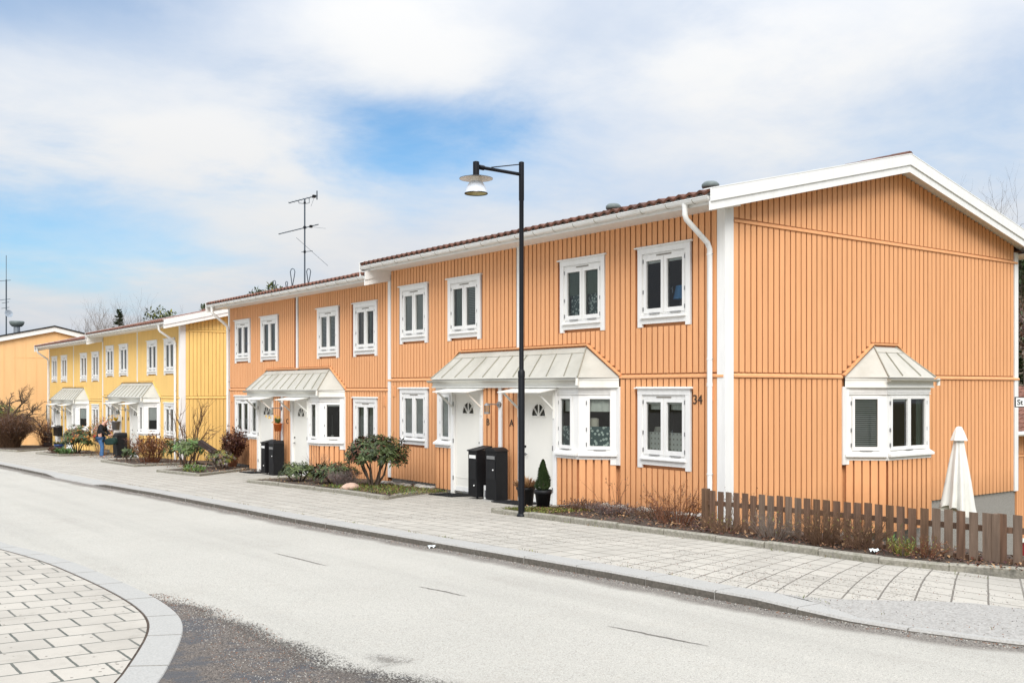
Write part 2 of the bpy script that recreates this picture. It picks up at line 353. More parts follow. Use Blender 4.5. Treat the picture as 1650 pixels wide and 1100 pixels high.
# kerb stones of the far pavement
mb=MB(); y=-26.
def kwid(y): return .36-.25*(1-sst(-6.6,-5.7,y))
while y<75:
    L=1.0+R.uniform(-.08,.12)
    for a,b in ((y+.006,y+L/2),(y+L/2,y+L-.006)):
        P=[]
        for yy in (a,b):
            k=kerbx(yy); f=k+R.uniform(-.006,.006)
            zt=plane(k,yy)-kerb_drop(yy)+.004; KW=kwid(yy); zi=plane(k+KW,yy)+.006-(kerb_drop(yy) if yy<0 else 0); zr=plane(k,yy)-RD-.1
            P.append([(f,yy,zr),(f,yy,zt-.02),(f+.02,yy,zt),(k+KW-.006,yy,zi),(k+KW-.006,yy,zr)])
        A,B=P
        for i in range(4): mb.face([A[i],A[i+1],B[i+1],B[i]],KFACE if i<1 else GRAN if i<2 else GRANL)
        mb.face(A,GRAN); mb.face(B[::-1],GRAN)
    y+=L
struct('kerb',mb)
# far pavement : slab sheet
def xr(y):
    if y>.4: return .2
    if y>-6.2: return -2.45
    if y>-8: return -2.45+(-6.2-y)*1.6
    return .5+(-8-y)*1.3
def apron_w(y): return 1.2*(1-sst(-6.8,-5.6,y))
def pave(name,y0,y1,mat_,xa=None):
    mb=MB();V=[];uv=[];ys=[];y=y0
    while y<y1-1e-6: ys.append(y); y+=.3 if y<25 else 1
    ys.append(y1); nc=9
    for y in ys:
        a=kerbx(y)+kwid(y)+.004+apron_w(y); b=xr(y)
        for i in range(nc):
            x=a+(b-a)*i/(nc-1); sh=math.tan(rad(28)*(1-sst(-6,0,y)))
            V.append((x,y,plane(x,y))); uv.append((y-sh*(x+5.4)+(.0 if y>1 else .03),x+6.2))
    mb.raw(V,[(j*nc+i,j*nc+i+1,(j+1)*nc+i+1,(j+1)*nc+i) for j in range(len(ys)-1) for i in range(nc-1)],mat_,True)
    struct(name,mb,uv)
pave('pavement',1.0,75,SLAB_RUN); pave('pavement',-14,1.0,SLAB_GRID)
mb=MB(); V=[]; ys=[-14+.25*i for i in range(36)]
for y in ys:
    a=kerbx(y)+kwid(y)-.004; b=a+apron_w(y)+.03
    for i in range(4):
        x=a+(b-a)*i/3; V.append((x,y,plane(x,y)+.004-kerb_drop(y)*(1-i/3)))
mb.raw(V,[(j*4+i,j*4+i+1,(j+1)*4+i+1,(j+1)*4+i) for j in range(len(ys)-1) for i in range(3)],APRON,True)
struct('driveway_apron',mb)
def resample(P,st):
    out=[P[0]]
    for a,b in zip(P,P[1:]):
        L=math.dist(a,b); k=max(1,round(L/st))
        out+=[(a[0]+(b[0]-a[0])*i/k,a[1]+(b[1]-a[1])*i/k) for i in range(1,k+1)]
    return out
# loose grit scattered along the lowered kerb and the near gutter
def grit_sheet(name,pts,mat_,dz):
    mb=MB(); mb.face([(x,y,plane(x,y)+dz) for x,y in pts],mat_); return struct(name,mb)
pp=[(-12.6,-9),(-12.4,-6.8),(-11.6,-5.4),(-11.15,-4.2),(-10.8,-3.1),(-10.6,-2.4),(-10.55,-2.0),(-10.5,-1.75)]
edge=[(-10.44,-1.75),(-10.34,-2.0),(-10.22,-2.3),(-10.10,-2.7),(-10.13,-3.1),(-10.03,-3.7),(-10.08,-4.2),(-10.0,-4.8),(-10.06,-5.4),(-9.86,-5.8),(-9.75,-6.2),(-9.9,-6.8),(-10,-9)]
DEC=decal_mat('dark_wet_grit',(.03,.025,.021),(.21,.175,.145),120,(.045,.046,.05),.86,.10,1.3,.32); DEC2=decal_mat('thin_dirt_film',(.10,.088,.075),(.30,.265,.225),120,None,.30,.45,2.6,1.9)
mb=MB(); V=[]; uv=[]; inn=resample(pp[1:],.12); outr=resample(edge[::-1],.12); K=60; nv=9
for i in range(K):
    a=inn[int(i*(len(inn)-1)/(K-1))]; b=outr[int(i*(len(outr)-1)/(K-1))]; b=(b[0]+.05,b[1])
    for q in range(nv): f=q/(nv-1)*1.12; x=a[0]+(b[0]-a[0])*f; y=a[1]+(b[1]-a[1])*f; V.append((x,y,plane(x,y)-RD+.004)); uv.append((0,q/(nv-1)))
mb.raw(V,[(j*nv+i,j*nv+i+1,(j+1)*nv+i+1,(j+1)*nv+i) for j in range(K-1) for i in range(nv-1)],DEC); struct('gutter_grit',mb,uv)
for cx,cy,w in ((-9.70,-5.3,.5),):
    mb=MB(); V=[(cx,cy,plane(cx,cy)-RD+.0045)]; uv=[(0,0)]
    for i in range(24): a=2*math.pi*i/24; x=cx+w*math.cos(a)*.8; y=cy+w*1.5*math.sin(a); V.append((x,y,plane(x,y)-RD+.0045)); uv.append((0,1))
    mb.raw(V,[(0,1+i,1+(i+1)%24) for i in range(24)],DEC2); struct('gutter_grit',mb,uv)
mb=MB()
def pebble(mb,x,y,z,r,m):
    a=R.uniform(0,6.28); mb.raw([(x+r*math.cos(a+k*2.1)*R.uniform(.7,1.2),y+r*math.sin(a+k*2.1)*R.uniform(.7,1.2),z) for k in range(3)]+[(x,y,z+r*R.uniform(.5,.9))],[(0,1,3),(1,2,3),(2,0,3)],m)
PEB=[GRAVEL,GRAN,STONEP,M('dark_pebble',(.06,.05,.045),.9,.3,20),M('rust_pebble',(.2,.1,.06),.9,.3,20)]
for i in range(5200):
    t=R.random()**.8; y=-6.6+4.9*R.random(); xk=-10.3-.02*abs(y) if y>-3 else -10.42-(-3-y)*.16
    w=.10+.33*max(0,min(1,(-1.7-y)/2)); x=xk+w*R.random()*1.35+R.gauss(0,.05)
    pebble(mb,x,y,plane(x,y)-RD+.003,R.uniform(.003,.0085),R.choice(PEB))
for i in range(3500):
    y=R.uniform(-9.5,14); x=kerbx(y)-abs(R.gauss(0,.09))-.01; pebble(mb,x,y,plane(x,y)-RD+.002,R.uniform(.004,.011),R.choice(PEB))
for i in range(1800):
    y=R.uniform(-10,-2.5); a=kerbx(y)+kwid(y); x=a+R.random()**1.5*2.2; pebble(mb,x,y,plane(x,y)+.004-(kerb_drop(y)*max(0,1-(x-a)/max(.01,apron_w(y))) if apron_w(y)>.05 else 0),R.uniform(.004,.009),R.choice(PEB))
stuff(build('gravel',mb),'loose grit and small gravel along the road edges','gravel')
# seams in the asphalt
for pts in ([(-8.0,.58),(-7.96,-.2),(-7.94,-.9)],[(-7.82,-2.72),(-7.77,-3.1),(-7.74,-3.52)],[(-7.56,-5.34),(-7.49,-5.9),(-7.43,-6.4)]):
    mb=MB(); L=[];Rr=[]
    q=[]
    for a,b in zip(pts,pts[1:]):
        for i in range(12): t=i/12; q.append((a[0]+(b[0]-a[0])*t+R.uniform(-.008,.008),a[1]+(b[1]-a[1])*t))
    for i,(x,y) in enumerate(q):
        w=.011*math.sin(math.pi*(i+.6)/len(q))+.002; L.append((x-w,y,plane(x,y)-RD+.004)); Rr.append((x+w,y,plane(x,y)-RD+.004))
    for i in range(len(q)-1): mb.face([L[i],Rr[i],Rr[i+1],L[i+1]],CRACK)
    struct('road_seam',mb)
# near pavement with its rounded granite kerb
NK=[(-10.95,60),(-10.9,12),(-10.82,3),(-10.6,1.8),(-10.45,.6),(-10.40,-.6),(-10.38,-1.8),(-10.41,-2.7),(-10.50,-3.4),(-10.68,-4.0),(-10.98,-4.7),(-11.35,-5.5),(-11.9,-6.3),(-12.7,-7.0),(-14,-7.6),(-24,-8.2)]
NK=[(-13.2534+(x+13.2534)*1.045,-11.6214+(y+11.6214)*1.045) for x,y in NK]
NZ=-.076
IN=[]
for i,p in enumerate(NK):
    a=Vector(NK[max(i-1,0)]); b=Vector(NK[min(i+1,len(NK)-1)]); t=(b-a).normalized(); nrm=Vector((t.y,-t.x)); 
    if i==0: nrm=Vector((-1,0))
    nn=nrm if nrm.x<0 or i>12 else nrm
    w=.28
    IN.append((p[0]+nn.x*w,p[1]+nn.y*w))
mb=MB()
def smooth(P,it=2):
    for _ in range(it):
        q=[P[0]]
        for a,b in zip(P,P[1:]): q+=[(a[0]*.75+b[0]*.25,a[1]*.75+b[1]*.25),(a[0]*.25+b[0]*.75,a[1]*.25+b[1]*.75)]
        P=q+[P[-1]]
    return P
sO=smooth(NK); sI=smooth(IN)
acc=0; gap=False; last=0
for i in range(len(sO)-1):
    d=math.dist(sO[i],sO[i+1]); acc+=d; t1=1.0
    if acc>.85: t1=max(.3,1-.028/d); acc=0
    o1=[sO[i][k]+(sO[i+1][k]-sO[i][k])*t1 for k in (0,1)]; i1=[sI[i][k]+(sI[i+1][k]-sI[i][k])*t1 for k in (0,1)]
    z=lambda p,dz: (p[0],p[1],plane(*p)+dz+NZ)
    mid=lambda a,b,f:(a[0]+(b[0]-a[0])*f,a[1]+(b[1]-a[1])*f)
    A=[z(sO[i],-.25),z(sO[i],-.022),z(mid(sO[i],sI[i],.08),.002),z(mid(sO[i],sI[i],.98),.004),z(sI[i],-.25)]
    B=[z(o1,-.25),z(o1,-.022),z(mid(o1,i1,.08),.002),z(mid(o1,i1,.98),.004),z(i1,-.25)]
    for k in range(4): mb.face([A[k],A[k+1],B[k+1],B[k]],GRANL)
    mb.face(A,GRANL); mb.face(B[::-1],GRANL)
struct('kerb',mb)
mb=MB(); V=[]
for p in sI:
    for dx in (.01,-.04): V.append((p[0]+dx,p[1],plane(*p)+NZ-.004))
mb.raw(V,[(2*i,2*i+1,2*i+3,2*i+2) for i in range(len(sI)-1)],SOIL); struct('pavement_joint',mb)
mb=MB(); V=[];uv=[];
for p in sI:
    for i in range(10):
        x=p[0]-.016+(-15.5-p[0])*i/9; y=p[1]+( -5.0-p[1])*(i/9 if p[1]<-5 else 0); V.append((x,y,plane(x,y)-.001+NZ)); uv.append((x,y+.1))
mb.raw(V,[(j*10+i,j*10+i+1,(j+1)*10+i+1,(j+1)*10+i) for j in range(len(sI)-1) for i in range(9)],SLAB_NEAR)
struct('pavement',mb,uv)

# ------------------------------------------------------------------ walls, windows, doors
def wallgrid(mb,fr,u0,u1,v0,v1,holes,m,d=None):
    if d is None: d=0 if m is WHITE else -.055
    us=sorted({u0,u1,*[min(max(h[k],u0),u1) for h in holes for k in (0,1)]}); vs=sorted({v0,v1,*[min(max(h[k],v0),v1) for h in holes for k in (2,3)]})
    for a,b in zip(us,us[1:]):
        for c,e in zip(vs,vs[1:]):
            um,vm=(a+b)/2,(c+e)/2
            if b-a<1e-6 or e-c<1e-6 or any(h[0]<um<h[1] and h[2]<vm<h[3] for h in holes): continue
            mb.fquad(fr,a,b,c,e,d,m)
def battens(mb,fr,u0,u1,vlo,vhi,blocks,m,sp=.145,w=.114,t=.030):
    n=max(1,int((u1-u0)/sp)); st=(u1-u0)/n
    for i in range(n):
        u=u0+st*(i+.5); a=vlo(u) if callable(vlo) else vlo; b=vhi(u) if callable(vhi) else vhi
        cuts=sorted([(max(h[2],a),min(h[3],b)) for h in blocks if h[0]-w*.4<u<h[1]+w*.4 and h[3]>a and h[2]<b])
        z=a
        for c0,c1 in cuts+[(b,b)]:
            if c0-z>.03:
                j=R.uniform(-.002,.002); mb.fbox(fr,u-w/2+j,u+w/2+j,z,c0,t-.009,t,m)
            z=max(z,c1)
def hinges(mb,fr,u,v0,v1,d):
    for f in (.1,.38,.88): v=v0+(v1-v0)*f; mb.fbox(fr,u-.012,u+.012,v-.035,v+.035,d-.005,d+.012,GREYM)
def ring(mb,fr,u0,u1,v0,v1,w,d0,d1,m,wb=None):
    wb=wb or w
    mb.fbox(fr,u0,u0+w,v0,v1,d0,d1,m); mb.fbox(fr,u1-w,u1,v0,v1,d0,d1,m)
    mb.fbox(fr,u0+w,u1-w,v1-w,v1,d0,d1-.001,m); mb.fbox(fr,u0+w,u1-w,v0,v0+wb,d0,d1-.001,m)
def dressing(fr,u0,u1,v0,v1,style,parent):
    """what hangs behind the panes"""
    if style in ('dark',): return
    mb=MB(); nm='blind'
    def slats(m,a=v0,b=v1,ga=.0):
        v=a
        while v<b-.01:
            mb.face([fr.pt(u0,v,-.046),fr.pt(u1,v,-.046),fr.pt(u1,v+.026,-.034),fr.pt(u0,v+.026,-.034)],m); v+=.028+ga
        mb.fbox(fr,u0+.01,u1-.01,b-.045,b,-.05,-.03,m)
    def cloth(a,b,c,e,m,d=-.09,n=None):
        n=n or max(3,int((b-a)/.05)); P=[(a+(b-a)*i/n,d+(.018 if i%2 else 0)) for i in range(n+1)]
        mb=MB()
        for (x,dx),(y,dy) in zip(P,P[1:]): mb.face([fr.pt(x,c,dx),fr.pt(y,c,dy),fr.pt(y,e,dy),fr.pt(x,e,dx)],m)
        build('curtain',mb,parent)
    w=u1-u0
    if style=='blind': slats(BLIND)
    elif style=='darkblind': slats(BLINDD)
    elif style=='openblind': slats(BLINDD,ga=.012)
    elif style=='curtain': nm='curtain'; cloth(u0,u1,v0,v1,CURT)
    elif style=='browncurtain': nm='curtain'; cloth(u0,u1,v0,v1,CURTB)
    elif style=='sides': nm='curtain'; cloth(u0,u0+w*.3,v0,v1,CURT); cloth(u1-w*.3,u1,v0,v1,CURT)
    elif style=='header': slats(BLIND,v1-.07,v1,.02)
    elif style=='film': nm='curtain'; slats(BLINDD,v1-.05,v1); cloth(u0,u1,v1-.27,v1-.05,LACE,-.12); cloth(u0,u1,v0,v0+.40,FILM,-.05,1)
    elif style=='greenlace': slats(CURT,v0+.45,v1); cloth(u0,u1,v0,v0+.47,FILM,-.10,1)
    elif style=='cafe': nm='curtain'; slats(BLIND,v1-.07,v1,.02); cloth(u0,u1,v0,v0+.36,CHECK,-.075,1); cloth(u0,u1,v1-.17,v1-.07,LACE,-.12)
    elif style=='halfblind': slats(BLIND,v0+.42*(v1-v0),v1)
    if mb.F: build('blind',mb,parent)
VENTS=M('vent_slot',(.22,.2,.17),.6,.1,9)
def casement(fr,uc,v0,parent,style=('curtain','curtain'),w=1.32,h=1.42,wood=True,lo=False):
    """white cased two-light window of the main walls. returns (hole, block)"""
    a,b=uc-w/2,uc+w/2; v1=v0+h
    mb=MB()
    cw=.115
    mb.fbox(fr,a,a+cw,v0-.06,v1-.11,.0,.046,WHITE); mb.fbox(fr,b-cw,b,v0-.06,v1-.11,.0,.046,WHITE)
    mb.fbox(fr,a,b,v1-.11,v1,.0,.049,WHITE); mb.fbox(fr,a-.06,b+.06,v1,v1+.022,.0,.085,WHITE); mb.fbox(fr,a-.045,b+.045,v1+.022,v1+.036,.0,.05,WHITE)
    mb.fbox(fr,a+cw,b-cw,v0,v0+.10,.0,.042,WHITE)
    win=build('window',mb,parent)
    mb=MB(); mb.box8([fr.pt(a+.10,v0+.10,.0),fr.pt(b-.10,v0+.10,.0),fr.pt(b-.10,v0+.10,.088),fr.pt(a+.10,v0+.10,.088),fr.pt(a+.10,v0+.165,.0),fr.pt(b-.10,v0+.165,.0),fr.pt(b-.10,v0+.125,.088),fr.pt(a+.10,v0+.125,.088)],WHITE)
    build('sill',mb,win)
    i0,i1=a+cw,b-cw; s0,s1=v0+.165,v1-.11
    mb=MB()
    mb.fbox(fr,i0,i1,s1-.075,s1,-.06,.022,WHITE); mb.fbox(fr,i0,i1,s1-.022,s1-.012,.02,.036,WHITE)
    mb.fbox(fr,i0,i0+.03,s0,s1-.075,-.06,.018,WHITE); mb.fbox(fr,i1-.03,i1,s0,s1-.075,-.06,.018,WHITE); mb.fbox(fr,i0+.03,i1-.03,s0,s0+.03,-.06,.018,WHITE)
    mb.fbox(fr,uc-.19,uc+.19,s1-.058,s1-.036,.02,.030,VENTS)
    mb.fbox(fr,uc-.022,uc+.022,s0+.03,s1-.075,-.06,.012,WHITE)
    panes=[]
    for x0,x1 in ((i0+.032,uc-.012),(uc+.012,i1-.032)):
        y0,y1=s0+.032,s1-.077
        ring(mb,fr,x0,x1,y0,y1,.062,-.045,.030,WHITE,.085)
        panes.append((x0+.062,x1-.062,y0+.085,y1-.062))
        mb.fbox(fr,x0+.15,x0+.42,y0-.012,y0+.004,.03,.042,GREYM)
    hinges(mb,fr,i0+.026,s0,s1,.026); hinges(mb,fr,i1-.026,s0,s1,.026)
    # turn handle seen through the right light
    P=fr.pt; p=panes[1]; mb.tube([P(p[0]+.015,v0+.62,-.07),P(p[0]+.05,v0+.66,-.075),P(p[0]+.055,v0+.55,-.075)],.009,5,GALV)
    build('frame',mb,win)
    mb=MB()
    for p in panes: mb.fquad(fr,p[0]-.005,p[1]+.005,p[2]-.005,p[3]+.005,-.01,GLASS)
    build('pane',mb,win)
    for p,st in zip(panes,style): dressing(fr,p[0]-.03,p[1]+.03,p[2]-.03,p[3]+.03,st,win)
    return (i0+.002,i1-.002,v0+.102,v1-.112),(a,b,v0-.062,v1+.03)
def bay_light(fr,u0,u1,v0,v1,win,style,nm=1):
    """one fixed or hinged light in a white bay wall: sash + pane + dressing; u0..v1 = outer sash"""
    mb=MB(); n=nm; st=(u1-u0)/n; gl=MB(); ds=[]
    for k in range(n):
        a=u0+st*k+(.004 if k else 0); b=u0+st*(k+1)
        ring(mb,fr,a,b,v0,v1,.05,-.05,.026,WHITE,.07)
        gl.fquad(fr,a+.045,b-.045,v0+.065,v1-.045,-.01,GLASS); ds.append((a+.03,b-.03,v0+.05,v1-.03))
    hinges(mb,fr,u0-.012,v0,v1,.012); 
    if n>1: hinges(mb,fr,u1+.012,v0,v1,.012)
    mb.fbox(fr,(u0+u1)/2-.12,(u0+u1)/2+.12,v0-.012,v0+.003,.026,.036,GREYM)
    build('frame',mb,win); build('pane',gl,win)
    for d,s_ in zip(ds,style): dressing(fr,*d,s_,win)
def text_mesh(txt,size,fr,u,v,d,mat_,name,parent=None,thick=.008,off=(0,0,0),bold=0):
    c=bpy.data.curves.new('lettering','FONT'); c.body=txt; c.size=size; c.extrude=thick; c.offset=bold
    o=bpy.data.objects.new('lettering',c); COL.objects.link(o); bpy.context.view_layer.update()
    me=o.evaluated_get(bpy.context.evaluated_depsgraph_get()).to_mesh()
    mb=MB(); mb.raw([fr.pt(u+p.co.x,v+p.co.y,d+p.co.z) for p in me.vertices],[tuple(p.vertices) for p in me.polygons],mat_)
    bpy.data.objects.remove(o); bpy.data.curves.remove(c)
    return build(name,mb,parent,off)
def bay_faces(fr,uc,hf,hw,p):
    P=lambda u,d:fr.pt(uc+u,0,d)
    def mk(a,b):
        A=P(*a);B=P(*b); U=(B-A); Nn=U.cross(Vector((0,0,1)))
        return Frame(A,U,Nn),U.length
    return mk((-hw,0),(-hf,p)),mk((-hf,p),(hf,p)),mk((hf,p),(hw,0))
MID=2.62
def canopy(fr,uc,hr,hf,hw,p,parent,seams,ur=0):
    """hipped sheet roof over a bay: ridge half hr, eave front half hf, at the wall half hw"""
    P=lambda u,v,d:fr.pt(uc+u,v,d)
    zr,ze,zb=3.235,2.615,2.44
    mb=MB()
    rl,rr=P(ur-hr,zr,.03),P(ur+hr,zr,.03); fl,f2=P(-hf,ze,p),P(hf,ze,p); wl,wr=P(-hw,ze,.03),P(hw,ze,.03)
    k=.22
    ml=rl.lerp(fl,k)+Vector((0,0,.015)); mr=rr.lerp(f2,k)+Vector((0,0,.015))
    mb.face([rl,ml,mr,rr],CANOPY); mb.face([ml,fl,f2,mr],CANOPY); mb.face([rl,wl,fl,ml],CANOPY); mb.face([rr,mr,f2,wr],CANOPY)
    # fascia band and soffit
    q=.045; F=[P(-hw+.03,0,.03),P(-hf+.02,0,p-q),P(hf-.02,0,p-q),P(hw-.03,0,.03)]
    up=lambda v,z:Vector((v.x,v.y,v.z+z))
    for a,b in zip(F,F[1:]): mb.face([up(a,zb),up(b,zb),up(b,ze-.004),up(a,ze-.004)],CANWHITE)
    mb.face([up(v,zb) for v in F],CANWHITE)
    for a,b in zip(F,F[1:]):
        t=(b-a).normalized(); nn=t.cross(Vector((0,0,1)))
        for z0,z1,dd in ((zb-.02,zb+.012,.02),(ze-.045,ze-.006,.012)):
            A,B=a,b; mb.box8([up(A,z0),up(B,z0),up(B,z0)+nn*dd,up(A,z0)+nn*dd,up(A,z1),up(B,z1),up(B,z1)+nn*dd,up(A,z1)+nn*dd],CANWHITE)
    c=build('canopy',mb,parent)
    mb=MB(); mb.tube([ml,mr],.009,5,SEAM); 
    for i in range(seams):
        t=(i+.75)/(seams+.5); a=ml.lerp(mr,t); b=fl.lerp(f2,t); b=a+(b-a)*.93
        n_=(f2-fl).cross(ml-fl).normalized(); n_=n_ if n_.z>0 else -n_
        mb.bar(a+n_*.012,b+n_*.012,.012,.026,SEAM)
    for a,b in ((rl,fl),(rr,f2)): mb.tube([a+Vector((0,0,.012)),b+Vector((0,0,.02))],.015,6,SEAM)
    build('seam',mb,c)
    mb=MB()
    a=P(-hf-.05,ze-.03,p+.035); b=P(hf+.03,ze-.03,p+.035)
    V=[];F_=[]
    for i in range(7):
        an=math.pi*i/6; o=fr.N*(-.045*math.cos(an))+Vector((0,0,-.05*math.sin(an)))
        V+=[a+o,b+o]
    mb.raw(V,[(2*i,2*i+1,2*i+3,2*i+2) for i in range(6)],CANOPY,True)
    for e in (a,b): mb.face([e+fr.N*(-.045*math.cos(math.pi*i/6))+Vector((0,0,-.05*math.sin(math.pi*i/6)+.005)) for i in range(7)],SEAM)
    bb=b+fr.U*.0; mb.tube([bb+Vector((0,0,.02)),bb+Vector((0,0,-.12))],.035,7,CANWHITE)
    build('gutter',mb,c)
    return c
def flashing(mb,fr,uc,hr,hw,m,ur=0):
    P=lambda u,v:fr.pt(uc+u,v,.034)
    pts=[P(-hw-.03,2.655),P(ur-hr-.04,3.285),P(ur+hr+.04,3.285),P(hw+.03,2.655)]
    for a,b in zip(pts,pts[1:]): mb.bar(a,b,.075,.03,m)
def half_gutter(mb,x,y0,y1,z,r,m):
    V=[]
    for i in range(9):
        a=math.pi*i/8; V+=[(x-r*math.cos(a),y0,z-r*math.sin(a)),(x-r*math.cos(a),y1,z-r*math.sin(a))]
    mb.raw(V,[(2*i,2*i+1,2*i+3,2*i+2) for i in range(8)],m,True)
    for y in (y0,y1): mb.face([(x-r*math.cos(math.pi*i/8),y,z-r*math.sin(math.pi*i/8)) for i in range(9)],m)
    mb.tube([(x-r,y0,z),(x-r,y1,z)],.011,5,m)
RW=10.05; RX=5.03; PIT=.2365
def roof_z(x): return 5.66+PIT*((x if x<=RX else 2*RX-x)+.75)

def house(name,label,y0,yc,L,z0,WALL,tile,styles,letters,gable=False,gable_bay=False,pipe_y=None,pipe_end=None,number=None,pipe_right=None):
    root=thing(name,label,'house',(0,y0,z0)); yc-=y0
    fr=Frame((0,yc,0),(0,-1,0),(-1,0,0)); uL,uR=-(L-yc),yc      # u grows to the right as seen from the street
    HF,HW,BP=2.58,3.15,.5
    # ---- windows of the street front
    holes=[];blocks=[]
    for k,(uc,v0) in enumerate(((-4.43,3.61),(-2.135,3.61),(2.135,3.61),(4.43,3.61),(-4.43,.98),(4.43,.98))):
        w=1.34 if abs(uc)>3 else 1.37
        h,b=casement(fr,uc,v0,root,styles[k],w); holes.append(h); blocks.append(b)
    bayhole=(-HW+.05,HW-.05,.06,2.6)
    mb=MB()
    wallgrid(mb,fr,uL,uR,.06,5.56,holes+[bayhole],WALL)
    def vlo(u):
        a=abs(u)
        return 3.32 if a<2.3 else (3.32-(a-2.3)/(3.3-2.3)*(3.32-2.69) if a<3.3 else 2.69)
    dv=[(-.07,.07,3.2,5.56)]+([(uR-.17,uR,.0,6)] if gable else [])+[(uL,uL+.14,0,6)]
    battens(mb,fr,uL,uR,vlo,5.5,blocks+dv,WALL); 
    battens(mb,fr,uL,uR,.055,2.585,blocks+dv+[(-HW-.06,HW+.06,0,2.6)],WALL)
    # weather band at the floor line
    for a,b in ((uL,-HW-.10),(HW+.10,uR)):
        mb.box8([fr.pt(a,2.60,0),fr.pt(b,2.60,0),fr.pt(b,2.60,.05),fr.pt(a,2.60,.05),fr.pt(a,2.67,0),fr.pt(b,2.67,0),fr.pt(b,2.635,.05),fr.pt(a,2.635,.05)],WALL)
    flashing(mb,fr,0,2.27,3.26,WALL)
    if gable or z0<-.1:
        pass
    g=Frame((0,0,0),(1,0,0),(0,-1,0))
    gt=lambda u: 5.685+PIT*(u if u<=RX else 2*RX-u)
    gh=[];gb=[]
    if gable_bay: gh.append((4.77-1.28,4.77+1.28,1.0,2.6))
    if gable:
        wallgrid(mb,g,0,RW,-.05,5.3,gh,WALL)
        mb.face([g.pt(0,5.3,-.055),g.pt(RW,5.3,-.055),g.pt(RW,gt(RW),-.055),g.pt(RX,gt(RX),-.055),g.pt(0,gt(0),-.055)],WALL)
        db=[(0,.19,-1,7),(RW-.13,RW,-1,7)]
        battens(mb,g,0.02,RW,5.37,lambda u:gt(u)-.03,db,WALL,.155,.155-(.029 if WALL is ORANGE else .017))
        if gable_bay:
            def gl(u):
                a=u-4.72; 
                if a<-.4: return 2.69 if a<-1.42 else 2.69+(a+1.42)/(1.02)*.63
                if a<.42: return 3.32
                return 3.32-(a-.42)/1.06*.63 if a<1.48 else 2.69
        else: gl=2.69
        battens(mb,g,0.02,RW,gl,5.285,db,WALL,.155,.155-(.029 if WALL is ORANGE else .017))
        lowb=lambda u: (-.36 if u<6.42 else .045)
        battens(mb,g,0.02,RW,lowb,2.585,db+([(4.77-1.38,4.77+1.38,-1,2.6)] if gable_bay else []),WALL,.155,.155-(.029 if WALL is ORANGE else .017))
        if gable_bay or True: wallgrid(mb,g,.0,6.42,-.36,-.05,[],WALL)
        for z,segs in ((5.29,[(.19,RW-.02)]),(2.60,[(.19,3.30),(6.24,RW+.06)] if gable_bay else [(.19,RW+.06)])):
            for a,b in segs: mb.box8([g.pt(a,z,0),g.pt(b,z,0),g.pt(b,z,.055),g.pt(a,z,.055),g.pt(a,z+.075,0),g.pt(b,z+.075,0),g.pt(b,z+.035,.055),g.pt(a,z+.035,.055)],WALL)
        if gable_bay: flashing(mb,g,4.77,.37,1.40,WALL,-.05)
    else:
        mb.face([g.pt(0,0),g.pt(RW,0),g.pt(RW,gt(RW)),g.pt(RX,gt(RX)),g.pt(0,gt(0))],WALL)
    mb.face([(0,L,0),(RW,L,0),(RW,L,gt(RW)),(RX,L,gt(RX)),(0,L,gt(0))],WALL)
    mb.face([(RW,0,-1.5),(RW,L,-1.5),(RW,L,5.5),(RW,0,5.5)],WALL)
    # bay siding under the lights and between the doors
    faces=bay_faces(fr,0,HF,HW,BP)
    (fl,ll),(ff,lf),(f2,l2)=faces     # left cant, front (u from -HF), right cant
    D0,D1=.65,1.93
    for f,l in ((fl,ll),(f2,l2)):
        wallgrid(mb,f,0,l,.06,1.08,[],WALL); battens(mb,f,0,l,.055,1.08,[],WALL)
    for a,b,c,e in ((-HF,-D1,.06,1.08),(D1,HF,.06,1.08),(-D0,D0,.02,2.46)):
        wallgrid(mb,ff,a+HF,b+HF,c,e,[],WALL); battens(mb,ff,a+HF,b+HF,c-.005,e,[(HF-.07,HF+.07,0,3)],WALL)
    build('wall',mb,root)
    # ---- white uprights
    def board(nm,*a):
        mb=MB(); mb.fbox(*a,WHITE); build(nm,mb,root)
    board('divider_board',fr,-.055,.055,3.29,5.5,0,.034)
    board('divider_board',ff,HF-.055,HF+.055,.02,2.44,0,.034)
    board('corner_board',fr,uL-.01,uL+.13,.06,5.56,0,.036)
    if gable:
        zb_=-.05 if not gable_bay else -.3
        board('corner_board',fr,uR-.145,uR+.034,zb_,5.6,0,.036); board('corner_board',g,-.039,.18,zb_,5.62,0.001,.04); board('corner_board',g,RW-.13,RW+.036,.03,5.55,0,.037)
    # ---- bay windows (left and right of the doors), wrapping the corner
    for side in (-1,1):
        f,l=(f2,l2) if side>0 else (fl,ll)
        mb=MB()
        a,b=(D1+HF,2*HF) if side>0 else (0,HF-D1)
        ph=(a+.07,a+.47) if side>0 else (b-.47,b-.07)
        pc=(.17,.67) if side>0 else (l-.67,l-.17)
        wallgrid(mb,ff,a,b,1.08,2.44,[(ph[0],ph[1],1.21,2.25)],WHITE); wallgrid(mb,f,0,l,1.08,2.44,[(pc[0],pc[1],1.21,2.25)],WHITE)
        e=(a,b+.02) if side>0 else (a-.02,b)
        for F_,x0,x1 in ((ff,*e),(f,0,l)):
            mb.fbox(F_,x0,x1,1.02,1.09,0,.035,WHITE); mb.fbox(F_,x0,x1,2.33,2.44,0,.022,WHITE); mb.fbox(F_,x0,x1,2.29,2.305,0,.03,WHITE)
        if side>0: mb.fbox(f,l-.13,l+.02,.92,2.44,0,.045,WHITE); mb.fbox(fr,HW-.02,HW+.12,.92,2.44,0,.05,WHITE)
        else: mb.fbox(f,-.02,.13,.92,2.44,0,.045,WHITE)
        win=build('bay_window',mb,root)
        st=styles[6] if side>0 else styles[7]
